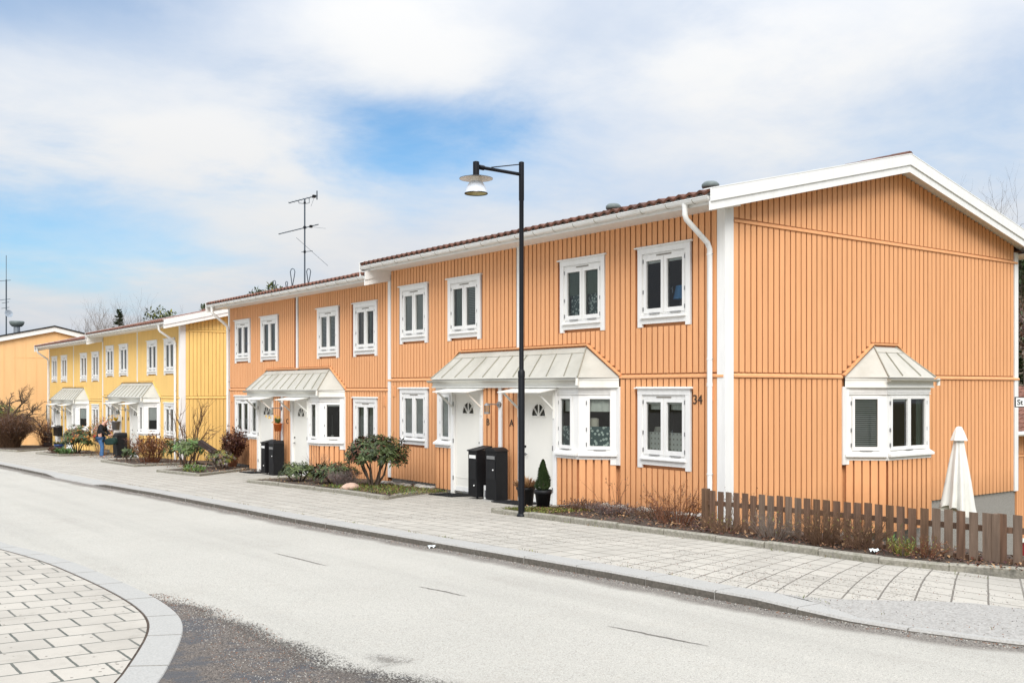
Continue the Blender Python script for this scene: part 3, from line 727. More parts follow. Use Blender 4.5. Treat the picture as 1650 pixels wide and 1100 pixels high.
        bay_light(ff,ph[0]+.002,ph[1]-.002,1.21,2.25,win,[st[0]]); bay_light(f,pc[0]+.002,pc[1]-.002,1.21,2.25,win,[st[1]])
        mb=MB()
        for F_,x0,x1 in ((ff,*e),(f,0,l)):
            P=F_.pt; mb.box8([P(x0,1.09,0),P(x1,1.09,0),P(x1,1.09,.10),P(x0,1.09,.10),P(x0,1.19,0),P(x1,1.19,0),P(x1,1.13,.10),P(x0,1.13,.10)],WHITE)
        build('sill',mb,win)
    # ---- doors
    for side in (-1,1):
        a,b=(D0,D1) if side>0 else (-D1,-D0); a+=HF;b+=HF; mb=MB()
        mb.fbox(ff,a,a+.115,-.02,2.44,-.05,.036,WHITE); mb.fbox(ff,b-.115,b,-.02,2.44,-.05,.036,WHITE); mb.fbox(ff,a+.115,b-.115,2.27,2.44,-.05,.03,WHITE)
        la,lb=a+.118,b-.118; uc=(la+lb)/2
        mb.fquad(ff,la,lb,.06,1.83,-.028,DOORW)
        # leaf with half-round light
        r=.235; vz=1.83; n=14
        arc=[(uc+r*math.cos(math.pi*i/n),vz+r*1.12*math.sin(math.pi*i/n)) for i in range(n+1)]
        mb.face([ff.pt(la,vz,-.028),ff.pt(uc-r,vz,-.028),*[ff.pt(x,y,-.028) for x,y in arc[::-1][:n//2+1]],ff.pt(uc,2.27,-.028),ff.pt(la,2.27,-.028)],DOORW)
        mb.face([ff.pt(lb,vz,-.028),ff.pt(lb,2.27,-.028),ff.pt(uc,2.27,-.028),*[ff.pt(x,y,-.028) for x,y in arc[:n//2+1][::-1]]],DOORW)
        mb.fbox(ff,la,lb,.02,.058,-.05,.01,GREYM); mb.fbox(ff,la,lb,.06,.16,-.026,-.014,WHITE); mb.fbox(ff,la+.02,lb-.02,.36,.372,-.027,-.021,DOORW)
        door=build('door',mb,root)
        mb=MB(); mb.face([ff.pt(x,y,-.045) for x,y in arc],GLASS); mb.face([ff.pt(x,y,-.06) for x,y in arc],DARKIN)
        build('pane',mb,door)
        mb=MB()
        for x,y in zip(arc,arc[1:]): mb.bar(ff.pt(*x,-.022),ff.pt(*y,-.022),.022,.02,DOORW)
        mb.bar(ff.pt(uc-r,vz,-.022),ff.pt(uc+r,vz,-.022),.024,.02,DOORW)
        for an in (45,90,135): mb.bar(ff.pt(uc,vz,-.024),ff.pt(uc+r*math.cos(rad(an)),vz+r*1.12*math.sin(rad(an)),-.024),.03,.018,DOORW)
        build('glazing_bar',mb,door)
        hs=lb-.07 if side<0 else la+.07; s_=-1 if side<0 else 1
        mb=MB(); mb.tube([ff.pt(hs,1.03,-.03),ff.pt(hs,1.03,.03)],.011,6,GREYM); mb.tube([ff.pt(hs,1.03,.03),ff.pt(hs+s_*.13,1.035,.032)],.010,6,GREYM); mb.tube([ff.pt(hs,1.03,-.03),ff.pt(hs,1.03,-.018)],.028,10,GREYM)
        build('handle',mb,door)
        mb=MB(); mb.tube([ff.pt(hs,1.19,-.03),ff.pt(hs,1.19,-.01)],.026,10,BLACK); build('lock',mb,door)
        mb=MB(); hu=la-.01 if side<0 else lb+.01
        for v in (.35,1.2,2.05): mb=MB(); mb.fbox(ff,hu-.012,hu+.012,v-.05,v+.05,.03,.048,GREYM); build('hinge',mb,door)
        # little awning over the door
        mb=MB(); c=uc+(0.02 if side<0 else -.02); P=ff.pt; w=.72
        mb.box8([P(c-w,2.405,0),P(c+w,2.405,0),P(c+w,2.315,.50),P(c-w,2.315,.50),P(c-w,2.42,0),P(c+w,2.42,0),P(c+w,2.335,.50),P(c-w,2.335,.50)],CANWHITE)
        aw=build('door_awning',mb,root)
        for q in (-.58,.58):
            mb=MB(); mb.bar(P(c+q,2.31,.44),P(c+q,1.98,.05),.035,.035,CANWHITE); mb.fbox(ff,c+q-.018,c+q+.018,1.80,2.36,.036,.06,CANWHITE); build('bracket',mb,aw)
    canopy(fr,0,2.27,2.68,3.26,.62,root,9)
    # ---- lettering, wall lantern, vents
    for t,u in zip(letters,(-.50,.36)): text_mesh(t,.21,ff,HF+u,1.60,.037,LETK,'house_letter',root,.006)
    if number: text_mesh(number[0],.235,fr,number[1],2.13,.037,LETK,'house_number',root,.006)
    mb=MB(); P=ff.pt; u=HF+.0; z=2.06
    mb.tube([P(u,z,.034),P(u,z,.07)],.065,10,GREYM); mb.tube([P(u,z,.06),P(u,z+.01,.36)],.014,6,GREYM); mb.tube([P(u,z+.03,.37),P(u,z-.02,.37)],[.03,.075],8,GREYM)
    lan=build('wall_lantern',mb,root)
    mb=MB(); mb.tube([P(u,z-.02,.37),P(u,z-.16,.37)],[.055,.055],10,GLASS,True,False); build('lantern_glass',mb,lan)
    mb=MB()
    for k in range(4):
        an=k*math.pi/2+.6; o=ff.U*(.06*math.cos(an))+ff.N*(.06*math.sin(an)); mb.tube([P(u,z-.02,.37)+o,P(u,z-.18,.37)+o],.006,4,GREYM)
    mb.tube([P(u,z-.16,.37),P(u,z-.20,.37)],[.07,.072],10,GREYM); build('lantern_cage',mb,lan)
    for u in (uL+.32,uR-.30 if gable else uR-.2):
        mb=MB()
        for k in range(6): mb.fbox(fr,u-.055,u+.055,2.20+k*.045,2.235+k*.045,.0,.048,WALL)
        mb.fbox(fr,u-.06,u+.06,2.19,2.47,.0,.040,WALL); build('air_vent',mb,root)
    # ---- plinth and inside
    mb=MB(); mb.box(.06,RW-.05,.06,L-.03,-1.0,.055,CONC)
    mb.box(-.44,.06,yc-2.6,yc+2.6,-1.0,.055,CONC)
    if gable_bay: mb.box(6.42,RW-.02,-.0+.02,.3,-2.2,.06,PLASTER); mb.box(.03,6.43,.02,.3,-2.2,-.35,PLASTER)
    build('plinth',mb,root)
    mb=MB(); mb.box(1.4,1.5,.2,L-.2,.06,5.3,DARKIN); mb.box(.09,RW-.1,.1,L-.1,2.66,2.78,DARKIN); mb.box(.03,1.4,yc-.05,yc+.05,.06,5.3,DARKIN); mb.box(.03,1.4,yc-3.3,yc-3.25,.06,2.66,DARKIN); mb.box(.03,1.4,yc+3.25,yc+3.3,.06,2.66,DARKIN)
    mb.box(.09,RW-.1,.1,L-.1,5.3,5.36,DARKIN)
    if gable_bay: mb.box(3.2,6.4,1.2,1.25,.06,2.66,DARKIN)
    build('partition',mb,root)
    # ---- roof
    ov=.38 if gable else .12; ya,yb=-ov,L+.14
    mb=MB(); per=.235; nw=int((yb-ya)/per); st=(yb-ya)/nw; seg=6; rows=17; x0=-.80; V=[];nn=nw*seg+1
    for r in range(rows):
        for e in (0,1):
            x=x0+(RX-x0)*(r+e)/rows; lift=.028 if e==0 else 0.0
            for k in range(nn):
                y=ya+st*k/seg; V.append((x,y,roof_z(x)+lift+.030*math.cos(2*math.pi*k/seg)))
    F_=[]
    for r in range(rows):
        for k in range(nn-1):
            a=(2*r)*nn+k; F_.append((a,a+1,a+nn+1,a+nn))
            if r<rows-1: b=(2*r+1)*nn+k; F_.append((b,b+1,b+nn+1,b+nn))
    mb.raw(V,F_,tile)
    # scalloped front edge of the first course, rear slope, underside
    for k in range(nn-1):
        a=V[k];b=V[k+1]; mb.face([a,b,(b[0]+.01,b[1],b[2]-.045),(a[0]+.01,a[1],a[2]-.045)],tile)
    mb.face([(RX,ya,roof_z(RX)),(RX,yb,roof_z(RX)),(2*RX+.8,yb,roof_z(-.8)),(2*RX+.8,ya,roof_z(-.8))],tile)
    roof=build('roof',mb,root)
    mb=MB()
    k=0;y=ya-.02
    while y<yb:
        mb.tube([(RX,y,roof_z(RX)-.01),(RX,min(y+.40,yb+.05),roof_z(RX)+.01)],[.12,.105],10,tile); y+=.36
    build('ridge_tile',mb,roof)
    mb=MB()   # boxed eaves
    mb.box(-.64,.0,ya+.03,yb-.02,5.5,5.52,WHITE); mb.box(-.66,-.63,ya+.03,yb-.02,5.47,5.66,WHITE); mb.box(RW,2*RX+.64,ya+.03,yb-.02,5.5,5.52,WHITE); mb.box(2*RX+.63,2*RX+.66,ya+.03,yb-.02,5.47,5.64,WHITE)
    sl=lambda x,dz:(roof_z(x)-dz)
    for x0_,x1_ in ((-.64,RX),(RX,2*RX+.64)):
        mb.box8([(x0_,ya+.03,sl(x0_,.17)),(x1_,ya+.03,sl(x1_,.17)),(x1_,.0,sl(x1_,.17)),(x0_,.0,sl(x0_,.17)),(x0_,ya+.03,sl(x0_,.06)),(x1_,ya+.03,sl(x1_,.06)),(x1_,.0,sl(x1_,.06)),(x0_,.0,sl(x0_,.06))],WHITE)
    build('soffit',mb,roof)
    def barge(y_,s):
        mb=MB(); t=.03
        for (xa,xb) in ((-.80,RX),(RX,2*RX+.80)):
            for lo_,hi_,ex,m in ((.31,.155,0,WHITE),(.165,-.045,.028,WHITE),(-.045,-.062,.034,GUTW)):
                ys_=(y_-s*ex,y_-s*(ex+t)) if m is not GUTW else (y_+s*.12,y_-s*(ex+t))
                p=lambda x,dz,y:(x,y,roof_z(x)-dz)
                e=1e-3
                mb.box8([p(xa,lo_,ys_[0]),p(xb,lo_,ys_[0]),p(xb,lo_,ys_[1]),p(xa,lo_,ys_[1]),p(xa,hi_,ys_[0]),p(xb,hi_,ys_[0]),p(xb,hi_,ys_[1]),p(xa,hi_,ys_[1])],m)
        build('bargeboard',mb,roof)
    barge(ya+.02,1); barge(yb-.02,-1)
    mb=MB(); half_gutter(mb,-.735,ya+.05,yb-.02,5.585,.072,GUTW)
    y=ya+.4
    while y<yb: 
        mb.tube([(-.735-.074*math.cos(math.pi*i/6),y,5.585-.074*math.sin(math.pi*i/6)) for i in range(7)],.007,4,SEAM,False); y+=.62
    build('gutter',mb,roof)
    def dpipe(yo,yw,zb=-.02):
        mb=MB(); r=.048
        mb.tube([(-.735,yo,5.53),(-.735,yo,5.36),(-.70,yo,5.28),(-.16,yw,4.93),(-.10,yw,4.83),(-.10,yw,2.45)],r,10,GUTW); mb.tube([(-.10,yw,2.47),(-.10,yw,zb+.12),(-.12,yw,zb+.03),(-.20,yw,zb-.02)],r*.96,10,GUTW); mb.tube([(-.735,yo,5.55),(-.735,yo,5.47)],[.06,.05],10,GUTW)
        for z_ in (4.72,2.9,.9): mb.tube([(-.10,yw,z_),(-.10,yw,z_+.03)],.054,10,GUTW); mb.bar((-.1,yw,z_+.015),(0,yw,z_+.015),.02,.02,GREYM); mb.tube([(-.10,yw-.05,z_+.015),(-.10,yw-.075,z_+.015)],.008,5,GREYM)
        mb.tube([(-.10,yw,2.44),(-.10,yw,2.50)],.053,10,GUTW)
        build('downpipe',mb,root)
    if pipe_y: dpipe(*pipe_y)
    if pipe_end: dpipe(*pipe_end)
    # ---- gable bay
    if gable_bay:
        uc=4.77
        B=bay_faces(g,uc,.75,1.33,.52); (gl_,l0),(gf,l1),(gr,l2_)=B
        mb=MB(); lw=MB()
        for f,l,hs in ((gl_,l0,[(.13,.66,1.21,2.25)]),(gf,l1,[(.12,1.36,1.21,2.25)]),(gr,l2_,[(.13,.66,1.21,2.25)])):
            wallgrid(mb,f,0,l,1.08,2.44,hs,WHITE)
            mb.fbox(f,0,l,1.02,1.09,0,.035,WHITE); mb.fbox(f,0,l,2.33,2.44,0,.022,WHITE); mb.fbox(f,0,l,2.29,2.305,0,.03,WHITE)
            wallgrid(lw,f,0,l,-.36,1.08,[],WALL); battens(lw,f,0,l,-.36,1.08,[],WALL,.155,.155-(.029 if WALL is ORANGE else .017))
        mb.fbox(g,uc-1.46,uc-1.31,.94,2.44,0,.05,WHITE); mb.fbox(g,uc+1.31,uc+1.46,.94,2.44,0,.05,WHITE); mb.fbox(gl_,-.0,.07,.94,2.44,0,.04,WHITE)
        win=build('bay_window',mb,root); build('bay_wall',lw,root)
        bay_light(gl_,.132,.658,1.21,2.25,win,['openblind']); bay_light(gf,.122,1.358,1.21,2.25,win,['header','sides'],2); bay_light(gr,.132,.658,1.21,2.25,win,['openblind'])
        mb=MB()
        for f,l in ((gl_,l0),(gf,l1),(gr,l2_)):
            P=f.pt; mb.box8([P(0,1.09,0),P(l,1.09,0),P(l,1.09,.10),P(0,1.09,.10),P(0,1.19,0),P(l,1.19,0),P(l,1.13,.10),P(0,1.13,.10)],WHITE)
        build('sill',mb,win)
        canopy(g,uc,.37,.82,1.40,.62,root,2,-.05)
    return root,fr,ff

C=('curtain','curtain'); 
H1=house('row_house','nearest orange two-storey row house with gable end, number 34, letters A and B',0,5.87,11.6,0,ORANGE,TILE,
  [('darkblind','darkblind'),('curtain','openblind'),('greenlace','greenlace'),('header','header'),('blind','blind'),('cafe','cafe'),('film','film'),('blind','blind')],('B','A'),True,True,pipe_y=(.24,.255),number=('34',5.87-.715))
H2=house('row_house','orange row house adjoining the nearest one, one step lower, with television antenna on its roof',11.6,17.3,11.45,-.26,ORANGE,TILEL,
  [('browncurtain','dark'),('curtain','curtain'),('openblind','openblind'),('browncurtain','sides'),('curtain','curtain'),('curtain','curtain'),('curtain','header'),('curtain','curtain')],('D','C'),False,False,pipe_end=(11.15,11.33))
H3=house('row_house','nearer yellow row house with its gable end showing, behind the person with the bag',28.25,34.0,11.5,-.59,YELLOW,TILEL,
  [('curtain','curtain')]*6+[('curtain','halfblind'),('curtain','curtain')],('B','A'),True,False,pipe_y=(.42,.38))
H4=house('row_house','farthest yellow row house, last and lowest of the stepped row',39.75,45.5,11.55,-.80,YELLOW,TILEL,
  [('curtain','sides'),('browncurtain','curtain'),('curtain','curtain'),('browncurtain','browncurtain'),C,C,('curtain','halfblind'),('blind','curtain')],('D','C'),False,False,pipe_end=(11.2,11.45))
def roof_vent(root,x,y,off):
    mb=MB(); z=roof_z(x)
    mb.tube([(x,y,z-.05),(x,y,z+.12)],.085,12,VENT); mb.lathe((x,y,z+.1),[(.0,.0),(.15,0),(.165,.025),(.165,.07),(.12,.115),(0,.125)],14,VENT)
    build('roof_vent',mb,root)
roof_vent(H1[0],1.5,4.47,0); roof_vent(H1[0],1.0,1.23,0)

# ------------------------------------------------------------------ far-left building, building behind on the right
def far_house():
    r=thing('panel_house','peach panelled building with low gable and black roof edge, at far left','house',(-3.6,57,-1.6))
    off=(-3.6,57,-1.6); g=Frame((0,57,0),(1,0,0),(0,-1,0)); mb=MB()
    x0,x1,xa=-3.6,6.5,1.45; zt=lambda x:6.12-.23*abs(x-xa)
    mb.face([g.pt(x0,-1.6),g.pt(x1,-1.6),g.pt(x1,zt(x1)),g.pt(xa,zt(xa)),g.pt(x0,zt(x0))],PEACH)
    mb.face([(x0,57,-1.6),(x0,69,-1.6),(x0,69,zt(x0)),(x0,57,zt(x0))],PEACH); mb.face([(x1,57,-1.6),(x1,69,-1.6),(x1,69,zt(x1)),(x1,57,zt(x1))],PEACH)
    x=x0+.3
    while x<x1: mb.fbox(g,x-.018,x+.018,-1.6,zt(x)-.05,0,.016,PEACH); x+=.62
    mb.fbox(g,-.9,1.6,4.35,4.38,0,.014,PEACH)
    build('wall',mb,r,off)
    mb=MB()
    for a,b in ((x0-.3,xa),(xa,x1+.3)):
        P=lambda x,z,y:(x,y,zt(x)+z)
        mb.box8([P(a,-.08,56.9),P(b,-.08,56.9),P(b,-.08,56.8),P(a,-.08,56.8),P(a,.22,56.9),P(b,.22,56.9),P(b,.22,56.8),P(a,.22,56.8)],WHITE)
    build('fascia',mb,r,off)
    mb=MB()
    for a,b in ((x0-.35,xa),(xa,x1+.35)):
        mb.box8([P(a,.22,69.2),P(b,.22,69.2),P(b,.22,56.74),P(a,.22,56.74),P(a,.30,69.2),P(b,.30,69.2),P(b,.30,56.74),P(a,.30,56.74)],BLACK)
    rf=build('roof',mb,r,off)
    mb=MB(); mb.tube([(.0,60.84,6),(.0,60.84,6.5)],.2,10,GALV); mb.lathe((.0,60.84,6.5),[(.3,0),(.42,.12),(.48,.3),(.42,.36),(0,.36)],14,VENT); build('roof_vent',mb,rf,off)
    mb=MB(); mb.fbox(g,1.0,1.35,.4,1.4,0,.03,VENT); build('downpipe',mb,r,off)
far_house()
def dish_mast():
    off=(-.56,61.26,6.0); r=thing('antenna_mast','thin roof mast with round satellite dish at far left','antenna',off)
    mb=MB(); mb.tube([off,(off[0],off[1],9.6)],.045,6,ANT); mb.tube([(off[0],off[1],9.6),(off[0],off[1],11.2)],.02,5,ANT); build('mast',mb,r,off)
    mb=MB(); c=Vector((-.45,61.0,7.35)); n=Vector((.25,-1,.35)).normalized(); u=n.cross(Vector((0,0,1))).normalized(); v=u.cross(n)
    V=[c-n*.06]+[c+n*(.05*(q-1))+(u*math.cos(a)+v*math.sin(a))*.27*q for q in (.5,1) for a in [2*math.pi*i/16 for i in range(16)]]
    mb.raw(V,[(0,1+i,1+(i+1)%16) for i in range(16)]+[(1+i,17+i,17+(i+1)%16,1+(i+1)%16) for i in range(16)],GALV,True); mb.bar(c,c+n*.3-v*.1,.02,.02,ANT); build('dish',mb,r,off)
    mb=MB()
    for z,L in ((9.55,.5),(8.3,.45),(8.1,.3),(7.75,.33)): mb.bar((off[0]-L*.8,off[1]+L*.3,z-.06),(off[0]+L*.5,off[1]-.1,z+.02),.03,.03,ANT)
    build('boom',mb,r,off)
dish_mast()
def tv_mast():
    off=(1.45,19.9,5.75); r=thing('antenna_mast','tall television mast with two yagi booms on the orange roof','antenna',off); x,y=1.45,19.9
    mb=MB(); mb.tube([(x,y,5.75),(x,y,8.86)],.026,7,ANT); build('mast',mb,r,off)
    def boom(a,b,n,L,nm):
        mb=MB(); a=Vector(a);b=Vector(b); mb.bar(a,b,.028,.028,ANT); t=(b-a).normalized(); s=t.cross(Vector((0,0,1))).normalized()
        for i in range(n): p=a+(b-a)*(i+.3)/n; mb.tube([p-s*L,p+s*L],.005,4,ANT)
        return mb
    mb=boom((x-.40,y+.42,8.74),(x+.36,y-.25,8.98),8,.16,'')
    for q in (-.16,.12): mb.tube([(x+q,y-q*.8,8.85+q*.3),(x+q*1.0,y-q*.8,8.72),(x,y,8.70)],.012,5,ANT)
    mb.bar((x+.34,y-.24,9.14),(x+.34,y-.24,8.84),.03,.03,ANT); mb.box(x+.2,x+.3,y-.25,y-.15,8.9,8.99,BLACK); mb.tube([(x+.25,y-.2,8.9),(x+.16,y-.15,8.6)],.005,4,ANT); mb.box(x-.03,x+.03,y-.03,y+.03,8.7,8.76,BLACK)
    build('upper_boom',mb,r,off)
    mb=boom((x-.72,y+.52,7.66),(x+.37,y-.30,7.99),12,.12,''); mb.box(x+.12,x+.2,y-.2,y-.1,7.88,7.96,BLACK); mb.box(x-.04,x+.04,y-.04,y+.04,7.85,7.93,BLACK); mb.tube([(x+.2,y-.15,7.9),(x+.6,y-.4,7.86)],.004,4,ANT)
    build('lower_boom',mb,r,off)
    mb=MB(); mb.tube([(x-.22,y+.2,7.55),(x+.62,y-.5,6.58)],.006,4,ANT); mb.bar((x-.1,y+.05,7.05),(x+.22,y-.15,7.09),.02,.02,ANT); mb.box(x-.03,x+.03,y-.03,y+.03,7.02,7.1,BLACK)
    build('dipole',mb,r,off)
tv_mast()
for i,(x,y,z,h,lab) in enumerate(((1.12,20.15,5.85,.72,'thin metal hoop rising left of the tall television mast'),(1.50,19.70,5.93,.62,'thin metal hoop just right of the tall television mast'),(1.52,24.8-2.2,5.98,.42,'thin metal hoop, leftmost on the orange roof'),(1.86,24.5-2.2,6.02,.34,'short metal hoop, second from left on the orange roof'))):
    mb=MB(); a=h*.12
    L=[(0,0),(-a*.5,h*.5),(-a*.9,h*.85),(-a*.5,h*.97),(0,h),(a*.6,h*.96),(a*.9,h*.85),(a*.6,h*.6),(.01,h*.3),(0,0)]
    if i in(2,3): x-=.0; 
    mb.tube([(q*.8,-q*.6,w-.08) for q,w in L],.016,5,ANT)
    tag(build('metal_hoop',mb),lab,'hoop','metal hoops on the orange roof',(x,y,z))
def back_house():
    off=(18,6.3,-4.5); r=thing('row_house','orange house with tiled roof and white gutter, half hidden at the right edge','house',off)
    g=Frame((18,6.3,0),(1,0,0),(0,-1,0)); mb=MB(); wallgrid(mb,g,0,14,-3.0,1.0,[],ORANGE); battens(mb,g,0,14,-3.0,-.02,[(5.35,6.7,-2.9,-.2)],ORANGE,.16); battens(mb,g,0,14,.05,.9,[],ORANGE,.16); mb.fbox(g,0,14,-.05,.03,0,.06,ORANGE)
    mb.face([(18,6.3,-3),(18,13,-3),(18,13,1),(18,9.6,2.4),(18,6.3,1)],ORANGE); build('wall',mb,r,off)
    mb=MB(); mb.fbox(g,0,14,-4.5,-3.14,0,.02,REDP); x=.1
    while x<14: mb.fbox(g,x,x+.03,-4.5,-3.14,.02,.035,REDP); x+=.14
    build('basement_wall',mb,r,off)
    mb=MB(); mb.fbox(g,0,14,-3.14,-3.0,0,.07,WHITE); build('trim',mb,r,off)
    mb=MB(); nr=12
    V=[];nn=14*4*2+1
    for q in range(nr):
        for e in (0,1):
            yy=5.8+(9.6-5.8)*(q+e)/nr; zz=.86+(2.5-.86)*(q+e)/nr
            for k in range(nn): V.append((17.6+14.8*k/(nn-1),yy,zz+(.04 if e==0 else 0)+.035*math.cos(k*math.pi*.66)))
    mb.raw(V,[(a*nn+k,a*nn+k+1,(a+1)*nn+k+1,(a+1)*nn+k) for a in range(2*nr-1) for k in range(nn-1)],TILEL); mb.face([(17.6,9.6,2.5),(32.4,9.6,2.5),(32.4,13.4,.9),(17.6,13.4,.9)],TILEL)
    rf=build('roof',mb,r,off)
    mb=MB(); mb.tube([(17.6,5.74,.82),(32.4,5.74,.82)],.085,8,GUTW); mb.box(17.6,32.4,5.8,6.3,.84,.86,WHITE); build('gutter',mb,rf,off)
    mb=MB(); ring(mb,g,5.35,6.7,.05-1.6,-.15,.12,0,.05,WHITE); ring(mb,g,5.5,6.55,.22-1.6,-.28,.07,0,.03,WHITE); w=build('window',mb,r,off); mb=MB(); mb.fquad(g,5.55,6.5,-1.3,-.35,.012,GLASS); build('pane',mb,w,off)
    mb=MB(); ring(mb,g,5.35,6.7,.1,.8,.1,0,.05,WHITE); w=build('window',mb,r,off); mb=MB(); mb.fquad(g,5.45,6.6,.2,.72,.012,GLASS); build('pane',mb,w,off)
back_house()

# ------------------------------------------------------------------ flower beds with granite edging
def lerp2(a,b,t): return (a[0]+(b[0]-a[0])*t,a[1]+(b[1]-a[1])*t)
def bed(front,ret_r,ret_l,label,h=.085,back=None,soilh=.07):
    """front: polyline of the outer edge from right (low y) to left; returns run back to the wall"""
    CC=(-.9,(front[0][1]+front[-1][1])/2)
    mb=MB(); path=([ret_r] if ret_r else [])+front+([ret_l] if ret_l else [])
    for a,b in zip(path,path[1:]):
        L=math.dist(a,b); k=max(1,round(L/.95)); t=((b[0]-a[0])/L,(b[1]-a[1])/L); nn=(t[1],-t[0])   # towards the bed (house side)
        if nn[0]*(CC[0]-(a[0]+b[0])/2)+nn[1]*(CC[1]-(a[1]+b[1])/2)<0: nn=(-nn[0],-nn[1])
        for i in range(k):
            p=lerp2(a,b,i/k+.004); q=lerp2(a,b,(i+1)/k-.004); w=.115; j=R.uniform(-.008,.008); hh=h+R.uniform(-.01,.01)
            o=lambda s,d,z:(s[0]+nn[0]*d,s[1]+nn[1]*d,plane(*s)+z)
            A=[o(p,j,-.15),o(p,j,hh-.018),o(p,j+.02,hh),o(p,w-.02,hh),o(p,w,hh-.02),o(p,w,-.15)]; B=[o(q,j,-.15),o(q,j,hh-.018),o(q,j+.02,hh),o(q,w-.02,hh),o(q,w,hh-.02),o(q,w,-.15)]
            for m in range(5): mb.face([A[m],A[m+1],B[m+1],B[m]],MOSSY)
            mb.face(A,MOSSY); mb.face(B[::-1],MOSSY)
    tag(build('stone_edging',mb),label,'edging')
    # soil
    mb=MB(); V=[]; m=12; y0=min(p[1] for p in path)+.02; y1=max(p[1] for p in path)-.02; k=max(2,int((y1-y0)/.2))
    for r_ in range(k+1):
        y=y0+(y1-y0)*r_/k; xs=[]
        for a,b in zip(path,path[1:]):
            if min(a[1],b[1])<=y<max(a[1],b[1]): xs.append(a[0]+(b[0]-a[0])*(y-a[1])/(b[1]-a[1]))
        xa=min(xs); bx=back((xa,y))[0] if back else -.02
        if len(xs)>1: bx=min(bx,max(xs))
        for i in range(m):
            x=xa+.06+(max(bx-.04,xa+.07)-xa-.06)*i/(m-1); V.append((x,y,plane(x,y)+soilh*(.75+.25*min(1,i/2))+R.uniform(-.012,.016)))
    mb.raw(V,[(j*m+i,j*m+i+1,(j+1)*m+i+1,(j+1)*m+i) for j in range(k) for i in range(m-1)],SOIL,True)
    struct('soil',mb)
bed([(-1.55,-7.1),(-2.02,-6.35),(-2.5,-5.5),(-2.64,-4.7),(-2.60,-2.1),(-2.62,-.1),(-2.68,3.2)],(-.4,-8.3),(-.62,3.25),'long granite edging below the picket fence and the nearest house',back=lambda p:(-.9 if p[1]<0 else -.02,p[1]))
bed([(-2.86,6.8),(-2.78,9.3),(-3.05,13.83)],(-.75,8.2),(-.75,15.0),'granite edging of the bed with the round rhododendron')
bed([(-3.2,17.34),(-3.42,20.3)],(-.5,20.3),(-.5,22.6),'granite edging of the bed in the gap between orange and yellow house')
bed([(-3.0,24.05),(-2.92,28.8)],(-.4,25.5),(-.6,30.9),'granite edging below the yellow gable corner')
bed([(-2.95,35.56),(-3.14,39.3)],(-.6,36.9),(-.6,41),'granite edging beside the person with the bag')
bed([(-3.36,42.44),(-3.75,44.8),(-4.4,52)],(-.9,46.6),(-1,54),'granite edging at the dark bushes, far left',back=lambda p:(2.5,p[1]+1))
mb=MB()
for i in range(26): pass
# soil of the gap between the houses
V=[];
for j in range(14):
    for i in range(14):
        x=-.3+i*.8; y=22.8+j*.45; V.append((x,y,plane(x,y)+R.uniform(.0,.05)+.02))
mb.raw(V,[(j*14+i,j*14+i+1,(j+1)*14+i+1,(j+1)*14+i) for j in range(13) for i in range(13)],SOIL,True); struct('soil',mb)

# ------------------------------------------------------------------ picket fence
def picket_fence():
    off=(-1.87,-3.5,.28); r=thing('picket_fence','low weathered brown picket fence along the bed, right foreground','fence',off); rr=random.Random(3)
    y=-1.22; x=lambda y:-1.82-.024*(-1.25-y)+max(0,-5.6-y)*.25
    def post(y,w,h,m,nm):
        mb=MB(); b=plane(x(y),y)-.1; X=x(y)
        lean=rr.uniform(-.006,.006); t=b+h+.1
        s=-.022 if nm=='picket' else 0
        mb.box8([(X+s-.011,y-w/2,b),(X+s+.011,y-w/2,b),(X+s+.011,y+w/2,b),(X+s-.011,y+w/2,b),(X+s-.011,y-w/2+lean,t),(X+s+.011,y-w/2+lean,t-.004),(X+s+.011,y+w/2+lean,t-.004),(X+s-.011,y+w/2+lean,t)] if nm=='picket' else
                [(X-.045,y-w/2,b),(X+.045,y-w/2,b),(X+.045,y+w/2,b),(X-.045,y+w/2,b),(X-.045,y-w/2,t),(X+.045,y-w/2,t),(X+.045,y+w/2,t),(X-.045,y+w/2,t)],m)
        build(nm,mb,r,off)
    post(-1.22,.095,.67,FENCER,'post'); post(-5.74,.09,.64,FENCEG,'post')
    yy=-1.38
    while yy>-7.4:
        if abs(yy+5.9)<.05: post(yy+.03,.085,.635,FENCEG,'picket')
        else: post(yy,.098,.655-.012*rr.random()+(-.02 if rr.random()<.15 else 0),rr.choice([FENCEW,FENCEW,FENCER,FENCEG]) if yy>-5 else rr.choice([FENCEW,FENCEG]),'picket')
        yy-=.158
    for h in (.46,.10):
        mb=MB()
        for a,b in ((-1.2,-3.6),(-3.6,-5.7),(-5.7,-7.45)):
            mb.box8([(x(a)-.008,a,plane(x(a),a)+h-.035),(x(a)+.018,a,plane(x(a),a)+h-.035),(x(b)+.018,b,plane(x(b),b)+h-.035),(x(b)-.008,b,plane(x(b),b)+h-.035),(x(a)-.008,a,plane(x(a),a)+h+.035),(x(a)+.018,a,plane(x(a),a)+h+.035),(x(b)+.018,b,plane(x(b),b)+h+.035),(x(b)-.008,b,plane(x(b),b)+h+.035)],FENCEW)
        build('rail',mb,r,off)
picket_fence()

